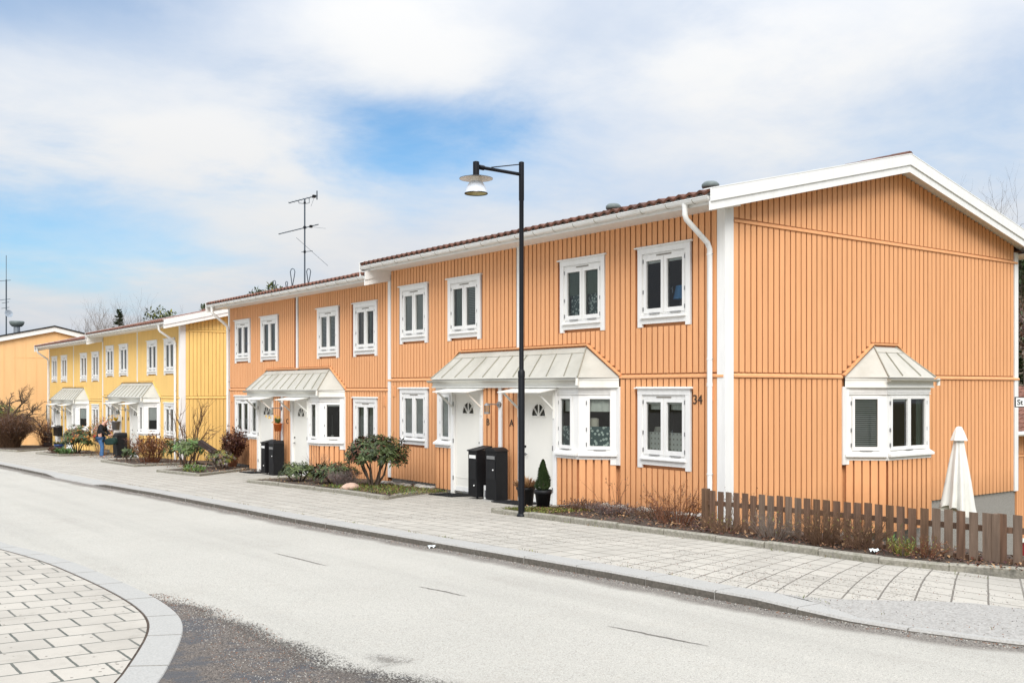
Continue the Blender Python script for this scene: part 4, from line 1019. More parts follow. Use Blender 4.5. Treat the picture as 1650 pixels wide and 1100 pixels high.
# ------------------------------------------------------------------ street lamp
def street_lamp():
    x,y=-2.66,2.30; off=(x,y,.12); r=thing('street_lamp','tall slim black street lamp with side arm and disc-topped bell shade','street lamp',off)
    mb=MB(); mb.tube([(x,y,.16),(x,y,2.64),(x,y,2.72),(x,y,5.68),(x,y,5.70),(x,y,6.36)],[.058,.058,.041,.040,.046,.046],14,NAVY); mb.tube([(x,y,6.36),(x,y,6.37)],[.046,.02],14,NAVY); mb.tube([(x,y,2.60),(x,y,2.70),(x,y,2.73)],[.062,.062,.045],14,NAVY); build('pole',mb,r,off)
    mb=MB(); mb.lathe((x,y,.10),[(.0,.0),(.17,0),(.17,.05),(.13,.065),(.06,.07)],14,MOSSY); mb.tube([(x,y,.16),(x,y,.19),(x,y,.22)],[.085,.085,.06],14,NAVY); build('base',mb,r,off)
    hx=x-.965
    mb=MB(); mb.tube([(x,y,6.145),(hx+.05,y,6.155)],.030,10,NAVY); mb.tube([(hx+.16,y,6.153),(hx+.06,y,6.156)],.042,10,NAVY); mb.tube([(x,y,6.325),(hx+.32,y,6.185)],.010,6,NAVY); build('arm',mb,r,off)
    off2=off; mb=MB(); mb.tube([(hx,y,5.98),(hx,y,6.235)],.054,14,NAVY); mb.tube([(hx,y,6.235),(hx,y,6.245)],[.054,.03],14,NAVY); head=build('lamp_head',mb,r,off)
    mb=MB(); mb.lathe((hx,y,5.955),[(.02,.05),(.12,.042),(.285,0),(.285,-.008)],28,NAVY); mb.lathe((hx,y,5.948),[(.283,0),(.12,.034),(.0,.038)],28,LAMPW); build('disc_shade',mb,head,off)
    mb=MB(); mb.tube([(hx,y,5.98),(hx,y,5.90)],.095,16,LAMPW); mb.lathe((hx,y,5.70),[(.09,.20),(.115,.185),(.145,.14),(.172,.075),(.190,.02),(.194,.0)],24,OPAL); build('bell_shade',mb,head,off)
    mb=MB(); mb.lathe((hx,y,5.70),[(.188,.005),(.150,.09),(.11,.16),(.0,.17)],24,GOLDM); mb.tube([(hx,y,5.86),(hx,y,5.73)],[.03,.045],10,LAMPW); build('reflector',mb,head,off)
    mb=MB(); mb.tube([(hx+.193*math.cos(2*math.pi*i/24),y+.193*math.sin(2*math.pi*i/24),5.70) for i in range(25)],.008,5,NAVY); build('rim',mb,head,off)
street_lamp()

# ------------------------------------------------------------------ parasol
def parasol():
    x,y=3.39,-2.33; zb=terrain_z(x,y); off=(x,y,zb); r=thing('parasol','closed off-white parasol standing behind the picket fence','parasol',off)
    rr=random.Random(5); ph=[rr.uniform(-.3,.3) for _ in range(9)]
    def fold(a,i): 
        k=.05+.030*i; return 1+k*math.cos(8*a+ph[i%9]*.5)+k*.55*math.cos(13*a+1.3+ph[(i+3)%9]*.4)+k*.3*math.cos(5*a)
    mb=MB(); mb.lathe((x,y,.30),[(.225,.0),(.212,.12),(.195,.3),(.172,.5),(.148,.7),(.122,.9),(.098,1.05),(.082,1.18),(.075,1.22)],48,PARA,True,lambda a,i:fold(a,8-i)*(1+(.0 if i else .02*math.sin(3*a))))
    # uneven hem
    canopy_=build('canopy',mb,r,off)
    for v in canopy_.data.vertices:
        zz=v.co.z+zb-.30
        if zz<.35: 
            a=math.atan2(v.co.y,v.co.x); v.co.z+= (1-zz/.35)*(.07*math.sin(2*a+2.2)+.035*math.sin(8*a))-.02
    mb=MB(); mb.lathe((x,y,1.50),[(.135,.0),(.122,.04),(.092,.13),(.062,.20),(.042,.235),(0,.245)],32,PARA,True,lambda a,i:1+.10*math.cos(8*a)*(1-i/6)); build('vent_cap',mb,r,off)
    mb=MB(); mb.tube([(x,y,zb),(x,y,.35)],.024,8,LAMPW); build('pole',mb,r,off)
    mb=MB(); mb.lathe((x,y,zb-.02),[(.25,0),(.25,.06),(.06,.1),(.04,.25)],16,GREYP); build('base',mb,r,off)
parasol()

# ------------------------------------------------------------------ mail boxes and small things at the doors
def mailbox(x,y,z,w,d,h,lid,label,group,rz=0,legs=False):
    off=(x,y,z); r=thing('letter_box',label,'letter box',off,rz,group)
    mb=MB(); b0=.07 if legs else 0; mb.box(-d/2,d/2,-w/2,w/2,b0,h,BLACK)
    build('body',mb,r)
    mb=MB()
    if lid=='arch':
        n=10; V=[]
        for i in range(n+1):
            t=-1+2*i/n; V+=[(-d/2-.03,t*(w/2+.02),h+.005+.07*(1-t*t)),(d/2+.01,t*(w/2+.02),h+.005+.07*(1-t*t))]
        mb.raw(V,[(2*i,2*i+1,2*i+3,2*i+2) for i in range(n)],BLACKP,True); mb.face([V[2*i] for i in range(n+1)]+[(-d/2-.03,w/2+.02,h-.004),(-d/2-.03,-w/2-.02,h-.004)],BLACKP); mb.face([V[2*i+1] for i in range(n+1)]+[(d/2+.01,w/2+.02,h-.004),(d/2+.01,-w/2-.02,h-.004)],BLACKP)
    elif lid=='slope':
        mb.box8([(-d/2-.03,-w/2-.012,h-.02),(d/2,-w/2-.012,h+.06),(d/2,w/2+.012,h+.06),(-d/2-.03,w/2+.012,h-.02),(-d/2-.03,-w/2-.012,h+.005),(d/2,-w/2-.012,h+.085),(d/2,w/2+.012,h+.085),(-d/2-.03,w/2+.012,h+.005)],BLACKP)
    else:
        mb.box8([(-d/2-.02,-w/2-.01,h),(d/2,-w/2-.01,h),(d/2,w/2+.01,h),(-d/2-.02,w/2+.01,h),(-d/2+.02,-w/2+.06,h+.09),(d/2,-w/2+.06,h+.09),(d/2,w/2-.06,h+.09),(-d/2+.02,w/2-.06,h+.09)],BLACKP)
    build('lid',mb,r)
    mb=MB(); mb.box(-d/2-.014,-d/2,-w/2+.05,w/2-.05,h-.17,h-.10,GREYM if not legs else SIGNW); build('slot_flap',mb,r)
    mb=MB(); mb.box(-d/2-.012,-d/2,-w/2+.03,w/2-.03,h*.42,h*.80,BLACKP); dr=build('door',mb,r)
    mb=MB(); mb.tube([(-d/2-.012,-w*.25,h*.62 if not legs else h*.3),(-d/2-.03,-w*.25,h*.62 if not legs else h*.3)],.016,8,SIGNW); build('lock',mb,dr)
    if legs:
        for s in (-1,1):
            mb=MB(); mb.box(-.02,.02,s*w/2*.7-.015,s*w/2*.7+.015,0,.07,GREYM); build('leg',mb,r)
    return r
def slab(x,y,z0,z1,sx,sy,label,name='paving_stone'):
    mb=MB(); mb.box(-sx/2,sx/2,-sy/2,sy/2,0,z1-z0,GRAN); o=build(name,mb); tag(o,label,'stone',None,(x,y,z0))
slab(-.84,5.52,-.02,.05,.44,.62,'flat stone under the arch-lidded black letter box')
mailbox(-.86,5.53,.055,.38,.30,1.03,'arch','black letter box with arched lid between doors A and B','letter boxes between the nearest doors')
mailbox(-.84,6.17,.0,.33,.40,1.07,'slope','black letter box with sloping lid and white slot, beside door B','letter boxes between the nearest doors',0,True)
mb=MB(); mb.box(-.1,.1,-.09,.09,0,.30,SIGNW); mb.box(-.104,-.1,-.06,.06,.05,.2,GREYP); mb.tube([(0,-.07,.3),(0,-.04,.36),(0,.04,.36),(0,.07,.3)],.008,5,GREYM); o=build('carton',mb); tag(o,'small white carton standing between the two black letter boxes','carton',None,(-.80,5.86,plane(-.8,5.86)))
mailbox(-.86,16.93,-.24,.36,.34,.98,'flat','black letter box nearer door C of the second orange house','letter boxes between the second doors')
mailbox(-.86,17.52,-.25,.32,.36,1.0,'slope','black letter box with white slot label, beside the open lantern of the second orange house'.replace(' the open lantern of',' door D of'),'letter boxes between the second doors',0,True)
mailbox(-.95,33.25,-.60,.52,.42,1.0,'hip','large black letter box with pitched lid beside the yellow doors','letter boxes by the yellow doors')
mailbox(-.86,33.85,-.60,.34,.40,.95,'slope','slim black letter box half behind the larger one at the yellow doors','letter boxes by the yellow doors',0,True)
def wall_mailbox():
    off=(-.60,46.3,-.05); r=thing('letter_box','black wall letter box at the farthest yellow doors','letter box',off)
    mb=MB(); mb.box(-.16,.08,-.55,.55,-.1,.36,BLACK); build('body',mb,r); mb=MB(); mb.box8([(-.2,-.57,.34),(.1,-.57,.44),(.1,.57,.44),(-.2,.57,.34),(-.2,-.57,.37),(.1,-.57,.47),(.1,.57,.47),(-.2,.57,.37)],BLACKP); build('lid',mb,r)
wall_mailbox()
def doormat(x,y,z,label,sx=.55,sy=.95,rz=0):
    mb=MB(); mb.box(-sx/2,sx/2,-sy/2,sy/2,0,.018,RUBB)
    for i in range(10): mb.box(-sx/2+.02,sx/2-.02,-sy/2+.04+i*sy/10.5,-sy/2+.065+i*sy/10.5,.018,.024,RUBB)
    o=build('doormat',mb); tag(o,label,'doormat',None,(x,y,z)); o.rotation_euler=(-math.atan(.0225),math.atan(.03),0)
doormat(-.92,7.25,plane(-.9,7.25)+.008,'black rubber doormat at door B of the nearest house'); doormat(-.95,4.75,plane(-.9,4.75)+.008,'black rubber doormat behind the lamp post at door A'); doormat(-.92,18.6,plane(-.9,18.6)+.008,'black rubber doormat at door D of the second orange house')

def leafq(mb,p,d,L,w,m,up=None,fold=.25):
    d=d.normalized(); s=d.cross(up or Vector((0,0,1))); s=s.normalized() if s.length>1e-4 else Vector((1,0,0)); n=s.cross(d)
    a=p+d*L*.5+s*w/2+n*w*fold; b=p+d*L*.5-s*w/2+n*w*fold; c=p+d*L*.52
    mb.face([p,a,p+d*L,c],m); mb.face([p,c,p+d*L,b],m)
def rv(rr,k=1): 
    while True:
        v=Vector((rr.uniform(-1,1),rr.uniform(-1,1),rr.uniform(-1,1)))
        if .05<v.length<1: return v*k
def pot(mb,c,r0,r1,h,m,rim=.04):
    mb.lathe(c,[(.0,.0),(r0,0),(r1*.96,h-rim*1.6),(r1*1.06,h-rim*1.5),(r1*1.08,h),(r1*.95,h),(r1*.9,h-.05),(0,h-.05)],20,m)
def cone_plant():
    x,y=-1.62,3.0; z=plane(x,y)+.05; rr=random.Random(2); off=(x,y,z); r=thing('potted_conifer','black pot with small pointed green conifer by door A','potted plant',off)
    mb=MB(); pot(mb,off,.115,.155,.35,BLACKP,.05); build('pot',mb,r,off)
    mb=MB()
    for i in range(3000):
        t=rr.random()**.85; a=rr.uniform(0,6.28); R_=.145*(1-t)**.75*(.75+.25*rr.random())*(1+.18*math.sin(a*3+t*9)); R_*= min(1,t*6+.55)
        p=Vector((x+R_*math.cos(a),y+R_*math.sin(a),z+.33+.56*t)); d=Vector((math.cos(a)*.5,math.sin(a)*.5,1))+rv(rr,.5)
        leafq(mb,p,d,.062*(1.1-t*.5),.02,rr.choice([LCON,LCON,LCON2]))
    build('foliage',mb,r,off)
    mb=MB(); mb.tube([(x,y,z+.3),(x,y,z+.85)],[.02,.005],6,BARK); build('stem',mb,r,off)
cone_plant()
def dry_pot():
    x,y=-1.55,3.62; z=plane(x,y)+.03; rr=random.Random(4); off=(x,y,z); r=thing('potted_plant','black pot with dry tan heather partly behind the lamp post','potted plant',off)
    mb=MB(); pot(mb,off,.13,.175,.38,BLACKP,.03); build('pot',mb,r,off)
    mb=MB()
    for i in range(420):
        a=rr.uniform(0,6.28); q=rr.random()**.5; p=Vector((x+.12*q*math.cos(a),y+.12*q*math.sin(a),z+.34)); d=Vector((math.cos(a)*q*.9,math.sin(a)*q*.9,rr.uniform(.6,1)))
        L=rr.uniform(.14,.30)*(1.1-.3*q); leafq(mb,p+d*L*.3,d+rv(rr,.5),L*.7,.02,rr.choice([LDRY,LDRY,LDB]))
    build('foliage',mb,r,off)
dry_pot()
def hang_pot(x,y,z,m,label,w,h,flowers,lv):
    rr=random.Random(int(y)); off=(x,y,z); r=thing('hanging_pot',label,'flower pot',off); mb=MB(); pot(mb,off,w*.75,w,h,m,.02); build('pot',mb,r,off); mb=MB()
    for i in range(150):
        a=rr.uniform(0,6.28); d=Vector((math.cos(a)*.6,math.sin(a)*.6,1))+rv(rr,.3); leafq(mb,Vector((x,y,z+h-.03)),d,rr.uniform(.1,.26),.02,rr.choice(lv))
    build('foliage',mb,r,off); mb=MB()
    for i in range(flowers):
        p=Vector((x,y,z+h))+Vector((rr.uniform(-.25,.1),rr.uniform(-.1,.36),rr.uniform(.03,.28)))
        for k in range(6): leafq(mb,p,rv(rr),.05,.04,LYEL)
    build('blossoms',mb,r,off)
hang_pot(-.72,17.15,1.10,TERRA,'orange hanging pot with yellow daffodils by door C',.13,.24,9,[LGR,LGR,LG2]); hang_pot(-.74,34.75,.55,GREYP,'grey hanging pot with yellow flowers at the yellow doors',.19,.40,26,[LY,LYEL])
def blue_pot():
    x,y=-1.75,40.9; z=plane(x,y)+.02; off=(x,y,z); rr=random.Random(1); r=thing('potted_plant','bright blue glazed pot by the farthest yellow doors','potted plant',off); mb=MB(); pot(mb,off,.14,.24,.40,BLUEP,.04); build('pot',mb,r,off); mb=MB()
    for i in range(160): a=rr.uniform(0,6.28); leafq(mb,Vector((x+.15*math.cos(a),y+.15*math.sin(a),z+.38)),Vector((math.cos(a),math.sin(a),.7))+rv(rr,.6),rr.uniform(.12,.28),.05,rr.choice([LGR,LDRY,LG2]))
    build('foliage',mb,r,off)
blue_pot()
# broom leaning by the first pipe
mb=MB(); mb.tube([(0,0,0),(.42,-.12,1.3)],.013,6,M('pale_broom_handle',(.55,.33,.14),.6,.1,5)); mb.box(-.05,.05,-.14,.14,-.06,.02,LDRY); tag(build('broom',mb),'broom with pale wooden handle leaning beside the rhododendron','broom',None,(-.50,11.35,plane(-.5,11.3)+.12))

# ------------------------------------------------------------------ street name sign
def street_sign():
    off=(1.35,-5.05,-.3); r=thing('street_sign','white street name plate with black frame at the right edge','sign',off)
    a=Vector((.765,-4.61,2.14)); u=Vector((.8,-.6,0)).normalized(); f=Frame(a,u,u.cross(Vector((0,0,1)))); 
    mb=MB(); mb.tube([a+u*.72+Vector((0,0,-2.5))-f.N*.03,a+u*.72+Vector((0,0,.25))-f.N*.03],.03,8,GALV); build('post',mb,r,off)
    mb=MB(); mb.fbox(f,0,.75,0,.145,0,.012,SIGNK); mb.fbox(f,.012,.738,.012,.133,.012,.014,SIGNW); p=build('plate',mb,r,off)
    text_mesh('St',.105,f,.028,.036,.015,SIGNK,'lettering',p,.001,off,.002)
street_sign()
# leaning beam and boards in the gap
mb=MB(); mb.bar((-1.42,22.0,.58),(-.95,20.75,.02),.16,.16,DARKW); tag(build('wooden_beam',mb),'dark wooden beam slanting down in the gap between the houses','beam')
mb=MB(); mb.box(-.25,-.19,0,2.6,0,1.5,DARKW)
for i in range(12): mb.box(-.28,-.25,.02+i*.215,.2+i*.215,0,1.52,DARKW)
tag(build('board_fence',mb),'dark brown board fence beyond the bare tree at far left','fence',None,(.6,52.5,-1.1)).rotation_euler=(0,0,rad(-35))
mb=MB(); 
for i in range(3): mb.bar((0,0,.15+i*.28),(2.0,-1.0,.05+i*.24),.04,.2,DARKW)
mb.bar((1.2,-.62,-.2),(1.2,-.62,.7),.06,.06,TWIGG); tag(build('garden_bench',mb),'dark slatted garden bench back beside the dense brown bush','bench',None,(-.6,50.0,-.9))

# ------------------------------------------------------------------ plants
def shrub(name,label,cat,x,y,rx,ry,h,stems,mt,lm=None,nleaf=0,ls=(.05,.025),seed=1,r0=.012,spread=1.0,twigs=5,z=None,lean=(0,0),low=.0,group=None,curl=.25,leafpos=.35):
    rr=random.Random(seed); z=plane(x,y)+.05 if z is None else z; off=(x,y,z); r=thing(name,label,cat,off,0,group); mb=MB(); tips=[]
    for i in range(stems):
        a=rr.uniform(0,6.28); q=rr.random()**.5; p=Vector((x+rx*.35*q*math.cos(a),y+ry*.35*q*math.sin(a),z-.03))
        e=Vector((x+rx*spread*q*math.cos(a+rr.uniform(-.3,.3))+lean[0]*h,y+ry*spread*q*math.sin(a+rr.uniform(-.3,.3))+lean[1]*h,z+h*(low+(1-low)*rr.uniform(.5,1.0))*(1-.25*q*q)))
        pts=[p]; n=4
        for k in range(1,n+1): t=k/n; pts.append(p.lerp(e,t)+Vector((0,0,h*.12*math.sin(math.pi*t)))+rv(rr,h*.05*curl*4))
        mb.tube(pts,[r0*(1-.75*k/n) for k in range(n+1)],3 if r0<.02 else 5,mt,False,False); tips.append(pts)
        for j in range(twigs):
            t=rr.uniform(.25,.95); k=min(n-1,int(t*n)); b=pts[k].lerp(pts[k+1],t*n-k); d=(pts[k+1]-pts[k]).normalized()+rv(rr,.9); L=h*rr.uniform(.10,.28)*(1.1-t*.4); c=b+d*L*.5+rv(rr,L*.15); g=b+d*L+Vector((0,0,L*.25))
            mb.tube([b,c,g],[r0*.45,r0*.3,r0*.15],3,mt,False,False); tips.append([b,c,g])
    build('branches',mb,r,off)
    if nleaf:
        mb=MB()
        for i in range(nleaf):
            pts=rr.choice(tips); t=leafpos+(1-leafpos)*rr.random(); k=min(len(pts)-2,int(t*(len(pts)-1))); p=pts[k].lerp(pts[k+1],t*(len(pts)-1)-k); leafq(mb,p,rv(rr)+Vector((0,0,.3)),ls[0]*rr.uniform(.6,1.3),ls[1]*rr.uniform(.7,1.2),rr.choice(lm))
        build('foliage',mb,r,off)
    return r
def rhodo(name,label,x,y,rx,ry,zc,rz,ntrunk,nros,seed,ll=.13,z=None,flat=False,mats=None,group=None):
    rr=random.Random(seed); z=plane(x,y)+.05 if z is None else z; off=(x,y,z); r=thing(name,label,'shrub',off,0,group); mb=MB(); lf=MB(); ends=[]
    mats=mats or [LG1,LG1,LG2,LG3,LG3,LBR]
    c=Vector((x,y,z+zc)); lumps=[(rv(rr).normalized(),rr.uniform(.1,.3)) for _ in range(9)]
    for i in range(nros):
        d=rv(rr).normalized(); 
        if d.z<-.55: d.z*=-.6
        q=(rr.random()**.33)*(.78+sum(w*max(0,d.dot(l))**6 for l,w in lumps)); p=c+Vector((d.x*rx*q,d.y*ry*q,d.z*rz*q)); ends.append(p)
        ax=(d+Vector((0,0,.7))+rv(rr,.4)).normalized(); s=ax.cross(Vector((0,.3,1))).normalized(); t=ax.cross(s)
        n=rr.randint(7,10); m=rr.choice(mats)
        for k in range(n):
            a=2*math.pi*k/n+rr.uniform(-.3,.3); dd=(s*math.cos(a)+t*math.sin(a))*1.0+ax*rr.uniform(-.55,.45)
            leafq(lf,p,dd,ll*rr.uniform(.7,1.15),ll*.3,m if rr.random()<.7 else rr.choice(mats),ax,-.15)
    tr=[]
    for i in range(ntrunk):
        a=2*math.pi*i/ntrunk+rr.uniform(-.3,.3); b=Vector((x+.05*math.cos(a),y+.05*math.sin(a),z-.05)); m=c+Vector((rx*.5*math.cos(a),ry*.5*math.sin(a),-rz*rr.uniform(.0,.4))); k=b.lerp(m,.5)+rv(rr,.08); mb.tube([b,b.lerp(k,.5)+rv(rr,.03),k,m],[.032,.028,.024,.015],6,BARK,True,False); tr+=[k,m,b.lerp(m,.75)]
    for p in ends[::2]:
        b=min(tr,key=lambda q:(q-p).length); mb.tube([b,b.lerp(p,.55)+rv(rr,.05),p],[.010,.008,.005],4,BARK,False,False)
    build('branches',mb,r,off); build('foliage',lf,r,off)
rhodo('rhododendron','round dark green rhododendron bush on bare trunks, tallest in the near bed',-1.42,9.85,.80,.80,.86,.52,8,440,3,.15)
rhodo('rhododendron','low spreading rhododendron in front of the second black letter boxes',-2.05,12.75,.62,.62,.28,.26,4,120,4,.13,mats=[LG1,LG2,LG1,LG3,LG2])
rhodo('rhododendron','wide low rhododendron between the letter boxes and the grey heather',-1.75,11.35,.62,.85,.32,.28,5,190,5,.13,mats=[LG1,LG2,LG1,LG3,LBR])
rhodo('rhododendron','flowering-size rhododendron with pale green leaves below the yellow gable corner'.replace('flowering-size ','loose '),-1.35,23.6,.8,.95,.62,.36,4,75,6,.22,mats=[LG2,LG2,LG1,LGR])
rhodo('rhododendron','dense green bush left of the person with the bag',-1.75,37.4,.8,1.45,.75,.62,5,230,8,.2,mats=[LG1,LG2,LG3,LBR,LG1,LO])
shrub('heather','greyish brown heather cushion at the foot of the rhododendron','shrub',-2.0,10.35,.42,.5,.42,150,LGRY,[LGRY,LGRY,LDB],900,(.05,.012),11,.005,1.0,4,low=.3)
shrub('bare_shrub','thin bare twigs rising in front of door C','shrub',-1.3,13.1,.4,.55,.95,16,TWIGG,None,0,seed=12,r0=.006,twigs=6)
shrub('bare_shrub','reddish twiggy shrub at the left end of the picket fence','shrub',-1.75,-.55,.5,.75,.68,60,TWIGR,[LDB,LDB,LO],500,(.035,.018),13,.005,1.05,6)
shrub('bare_shrub','sprawling dry twigs behind the first pickets of the fence','shrub',-1.45,-1.6,.35,.5,.62,22,TWIG,[LDB],180,(.03,.015),14,.005,1.0,7)
for i,(y,h,n,w,lab) in enumerate(((-1.9,.34,46,.42,'low brown shrub before the left third of the picket fence'),(-2.75,.42,60,.45,'tangled brown shrub before the middle of the picket fence'),(-3.55,.56,90,.5,'largest tangled bare shrub before the picket fence'),(-4.15,.48,70,.42,'bare shrub leaning right before the picket fence'),(-5.0,.30,30,.35,'small weedy shrub before the right end of the fence'))):
    shrub('bare_shrub',lab,'shrub',-2.18,y,.28,w,h,n,[TWIG,TWIGG,TWIG,TWIG,TWIGR][i],[LDB,LDRY,LY],120,(.035,.014),20+i,.0045,1.15,6,low=.1)
shrub('weed','green grassy weed tuft at the foot of the fence','plant',-2.2,-4.72,.15,.2,.3,30,LY,[LY,LGR],120,(.09,.012),31,.004,1.0,1)
shrub('bare_shrub','few tall thin stems before the siding under the bay window','shrub',-.75,1.95,.5,.6,.75,9,TWIGR,[LDR],14,(.05,.03),32,.005,1.0,3)
for i,(x,y,w,h,lab) in enumerate(((-1.3,2.2,.5,.22,'low dark dead plants beside the potted conifer'),(-1.5,1.2,.5,.24,'low brown heather below the bay window of door A'),(-1.4,.25,.55,.26,'low brown heather below the window with number 34'))):
    shrub('heather',lab,'plant',x,y,.4,w,h,110,[TWIG,LGRY,TWIG][i],[LDB,LGRY,LDR,LDB],600,(.045,.018),40+i,.004,1.1,4,low=.2)
# gap between the houses
shrub('bare_shrub','tall wide bare shrub against the yellow gable wall','shrub',-.75,24.9,1.2,1.9,2.5,15,TWIG,[LDB,LDRY],60,(.05,.03),50,.020,1.0,7,lean=(0,-.25),curl=.2)
rhodo('garden_shrub','grey-green bushy shrub at the lower end of the slanting beam',-1.35,20.35,.5,.75,.36,.34,5,150,52,.10,mats=[LG2,LGRY,LY,LG1,LDB])
shrub('climbing_shrub','dark red climbing shrub at the left corner of the second orange house','shrub',-.5,21.45,.25,.72,1.3,60,TWIGR,[LDR,LDR,LBR,LDB],2200,(.085,.06),53,.009,1.1,7,low=.15,lean=(0,-.1))
shrub('ground_plant','small fresh green shoots in the bed between the houses','plant',-2.7,18.8,.35,1.0,.2,40,LGR,[LGR,LGR,LY],260,(.14,.03),54,.004,1.0,1,low=.2)
shrub('bare_shrub','rust brown leafy shrub below the nearer yellow kitchen window','shrub',-1.8,26.3,.8,1.45,1.1,100,TWIGR,[LDB,LDB,LDR,LDRY,LO],1500,(.10,.045),55,.010,1.05,7,low=.15)
rhodo('garden_shrub','small green bush beside the large black letter box',-2.1,27.95,.4,.42,.34,.28,3,45,56,.14,mats=[LG1,LG2])
shrub('bare_shrub','few dark drooping twigs before the yellow corner board','shrub',-1.0,26.3,.5,1.0,1.6,9,TWIG,None,0,seed=57,r0=.012,twigs=6)
shrub('bare_shrub','tan and orange leafy twigs beside the person in the jacket','shrub',-.9,36.6,.5,1.6,1.75,40,LDRY,[LO,LDRY,LDRY,LO,LRED],420,(.10,.06),58,.009,1.0,7,low=.3)
shrub('ground_plant','fresh green ground plants in front of the dense green bush','plant',-2.4,36.9,.4,1.3,.26,60,LGR,[LGR,LGR,LG1],420,(.16,.04),59,.005,1.0,1,low=.2)
shrub('ground_plant','rust coloured ground cover at the left end of that bed near the blue pot','plant',-2.4,38.6,.4,.7,.28,60,LDB,[LDB,LDB,LDR],420,(.1,.04),60,.005,1.0,2,low=.2)
# far left greenery
rhodo('hedge','yellow-green hedge behind the dense brown bush, far left',-3.1,52.2,2.3,1.6,1.45,1.35,4,520,61,.22,mats=[LY,LY,LG2,LY,LG1])
shrub('dense_shrub','dense grey-brown twiggy bush at far left before the hedge','shrub',-2.55,48.9,1.35,1.5,1.95,380,TWIG,[LDB,LGRY,LDR,LDB],6500,(.09,.035),62,.012,1.1,8,low=.15)
shrub('bare_shrub','reddish brown shrub between dense bush and bare tree','shrub',-.35,50.4,.9,1.2,1.75,90,TWIGR,[LDB,LDR,LGRY],700,(.08,.035),63,.010,1.1,7,low=.1)

# trees ----------------------------------------------------------------
def limb(mb,rr,p,d,L,r,depth,m,up=.1,wob=.25,nb=3,ratio=.68,tips=None,sides=5):
    pts=[p]; n=4; dd=d.normalized()
    for i in range(n):
        dd=(dd+rv(rr,wob)+Vector((0,0,up))).normalized(); pts.append(pts[-1]+dd*L/n)
    mb.tube(pts,[r*(1-.5*i/n) for i in range(n+1)],sides if depth>1 else 3,m,depth>1,False)
    if tips is not None and depth<=1: tips.append(pts[-1])
    if depth<=0: return
    for k in range(nb):
        t=rr.uniform(.35,1.0) if k else 1; i=min(n-1,int(t*n)); b=pts[i].lerp(pts[i+1],t*n-i); nd=(dd+rv(rr,1.0)).normalized()
        limb(mb,rr,b,nd,L*ratio*rr.uniform(.75,1.15),r*.52,depth-1,m,up,wob,nb,ratio,tips,sides)
def bare_tree(label,x,y,z,h,seed,m=FARTW,r0=.16,depth=5,group='far bare trees behind the yellow roofs',nb=3,spread=.5):
    rr=random.Random(seed); off=(x,y,z); r=thing('bare_tree',label,'tree',off,0,group); mb=MB(); mb.tube([(x,y,z-.3),(x+.1,y,z+h*.2),(x-.05,y+.1,z+h*.45)],[r0,r0*.8,r0*.65],7,m); build('trunk',mb,r,off)
    mb=MB()
    for k in range(6):
        t=.25+.2*k/5; a=rr.uniform(0,6.28); limb(mb,rr,Vector((x,y,z+h*t)),Vector((math.cos(a)*spread,math.sin(a)*spread,1)),h*.24,r0*.45,depth-1,m,.14,.22,nb,.70)
    build('crown',mb,r,off)
def conifer(label,x,y,z,h,w,seed,m=(LPINE,LCON2),group=None,base=.1,cat='tree',name='spruce_tree'):
    rr=random.Random(seed); off=(x,y,z); r=thing(name,label,cat,off,0,group); mb=MB(); mb.tube([(x,y,z-.3),(x,y,z+h)],[h*.02,.02],6,BARK); build('trunk',mb,r,off); mb=MB()
    for i in range(int(46*h)):
        t=base+(1-base)*rr.random(); a=rr.uniform(0,6.28); L=w*(1-t)**.8*(.6+.5*rr.random())+.12; p=Vector((x,y,z+h*t)); d=Vector((math.cos(a),math.sin(a),-.12+.3*t))
        for k in range(5):
            q=p+d*L*(k+1)/5.2; leafq(mb,q,d+rv(rr,.8),L*.34+.1,.16+.05*w,rr.choice(m))
    build('crown',mb,r,off)
def crown_tree(label,x,y,z,h,rx,rz,seed,m,group=None,n=700,name='pine_tree',ls=.35):
    rr=random.Random(seed); off=(x,y,z); r=thing(name,label,'tree',off,0,group); mb=MB(); c=Vector((x,y,z+h-rz)); mb.tube([(x,y,z-.3),(x+.1,y,z+h*.5),c],[h*.025,h*.018,.05],6,BARK); 
    cl=[(rv(rr),rr.uniform(.3,.5)) for _ in range(16)]
    for v,_ in cl: mb.tube([c-Vector((0,0,rz*.6)),c+Vector((v.x*rx,v.y*rx,v.z*rz))],[.07,.02],4,BARK)
    build('trunk',mb,r,off); mb=MB()
    for i in range(n):
        v,w=rr.choice(cl); q=v+rv(rr,w); leafq(mb,c+Vector((q.x*rx,q.y*rx,q.z*rz)),rv(rr)+Vector((0,0,.4)),ls*rr.uniform(.6,1.2),ls*.5,rr.choice(m))
    build('crown',mb,r,off)
def at(px,s):
    k=(px-825)/1610; return (-13.2534+(k*.8015+.598)*s,-11.6214+(-k*.598+.8015)*s)
for i,(px,s,top,lab) in enumerate(((133,92,522,'lowest bare grey tree at the left end of the distant wood'),(150,95,508,'bare grey tree second from the left in the distant wood'),(166,93,503,'twiggy bare tree left of the dark distant spruce'),(181,98,496,'tall bare tree just left of the dark distant spruce'),(207,96,494,'bare tree just right of the dark distant spruce'),(222,99,488,'tallest pale bare tree of the distant wood'),(236,97,492,'bare tree left of the distant green pine'),(198,90,508,'low brown bare tree before the distant wood'))):
    x,y=at(px,s); bare_tree(lab,x,y,-3.0,2.4+(626-top)/1610*s+3.0+.4,70+i,[FARTW,TWIGG,FARTW][i%3],.14)
x,y=at(192,94); conifer('dark small spruce tip among the distant bare trees',x,y,-3,2.4+(626-499)/1610*94+3,1.6,80)
x,y=at(256,92); crown_tree('distant green pine with broad crown above the yellow roof',x,y,-3,2.4+(626-496)/1610*92+3,1.55,1.5,81,(LPINE,LCON2,LY))
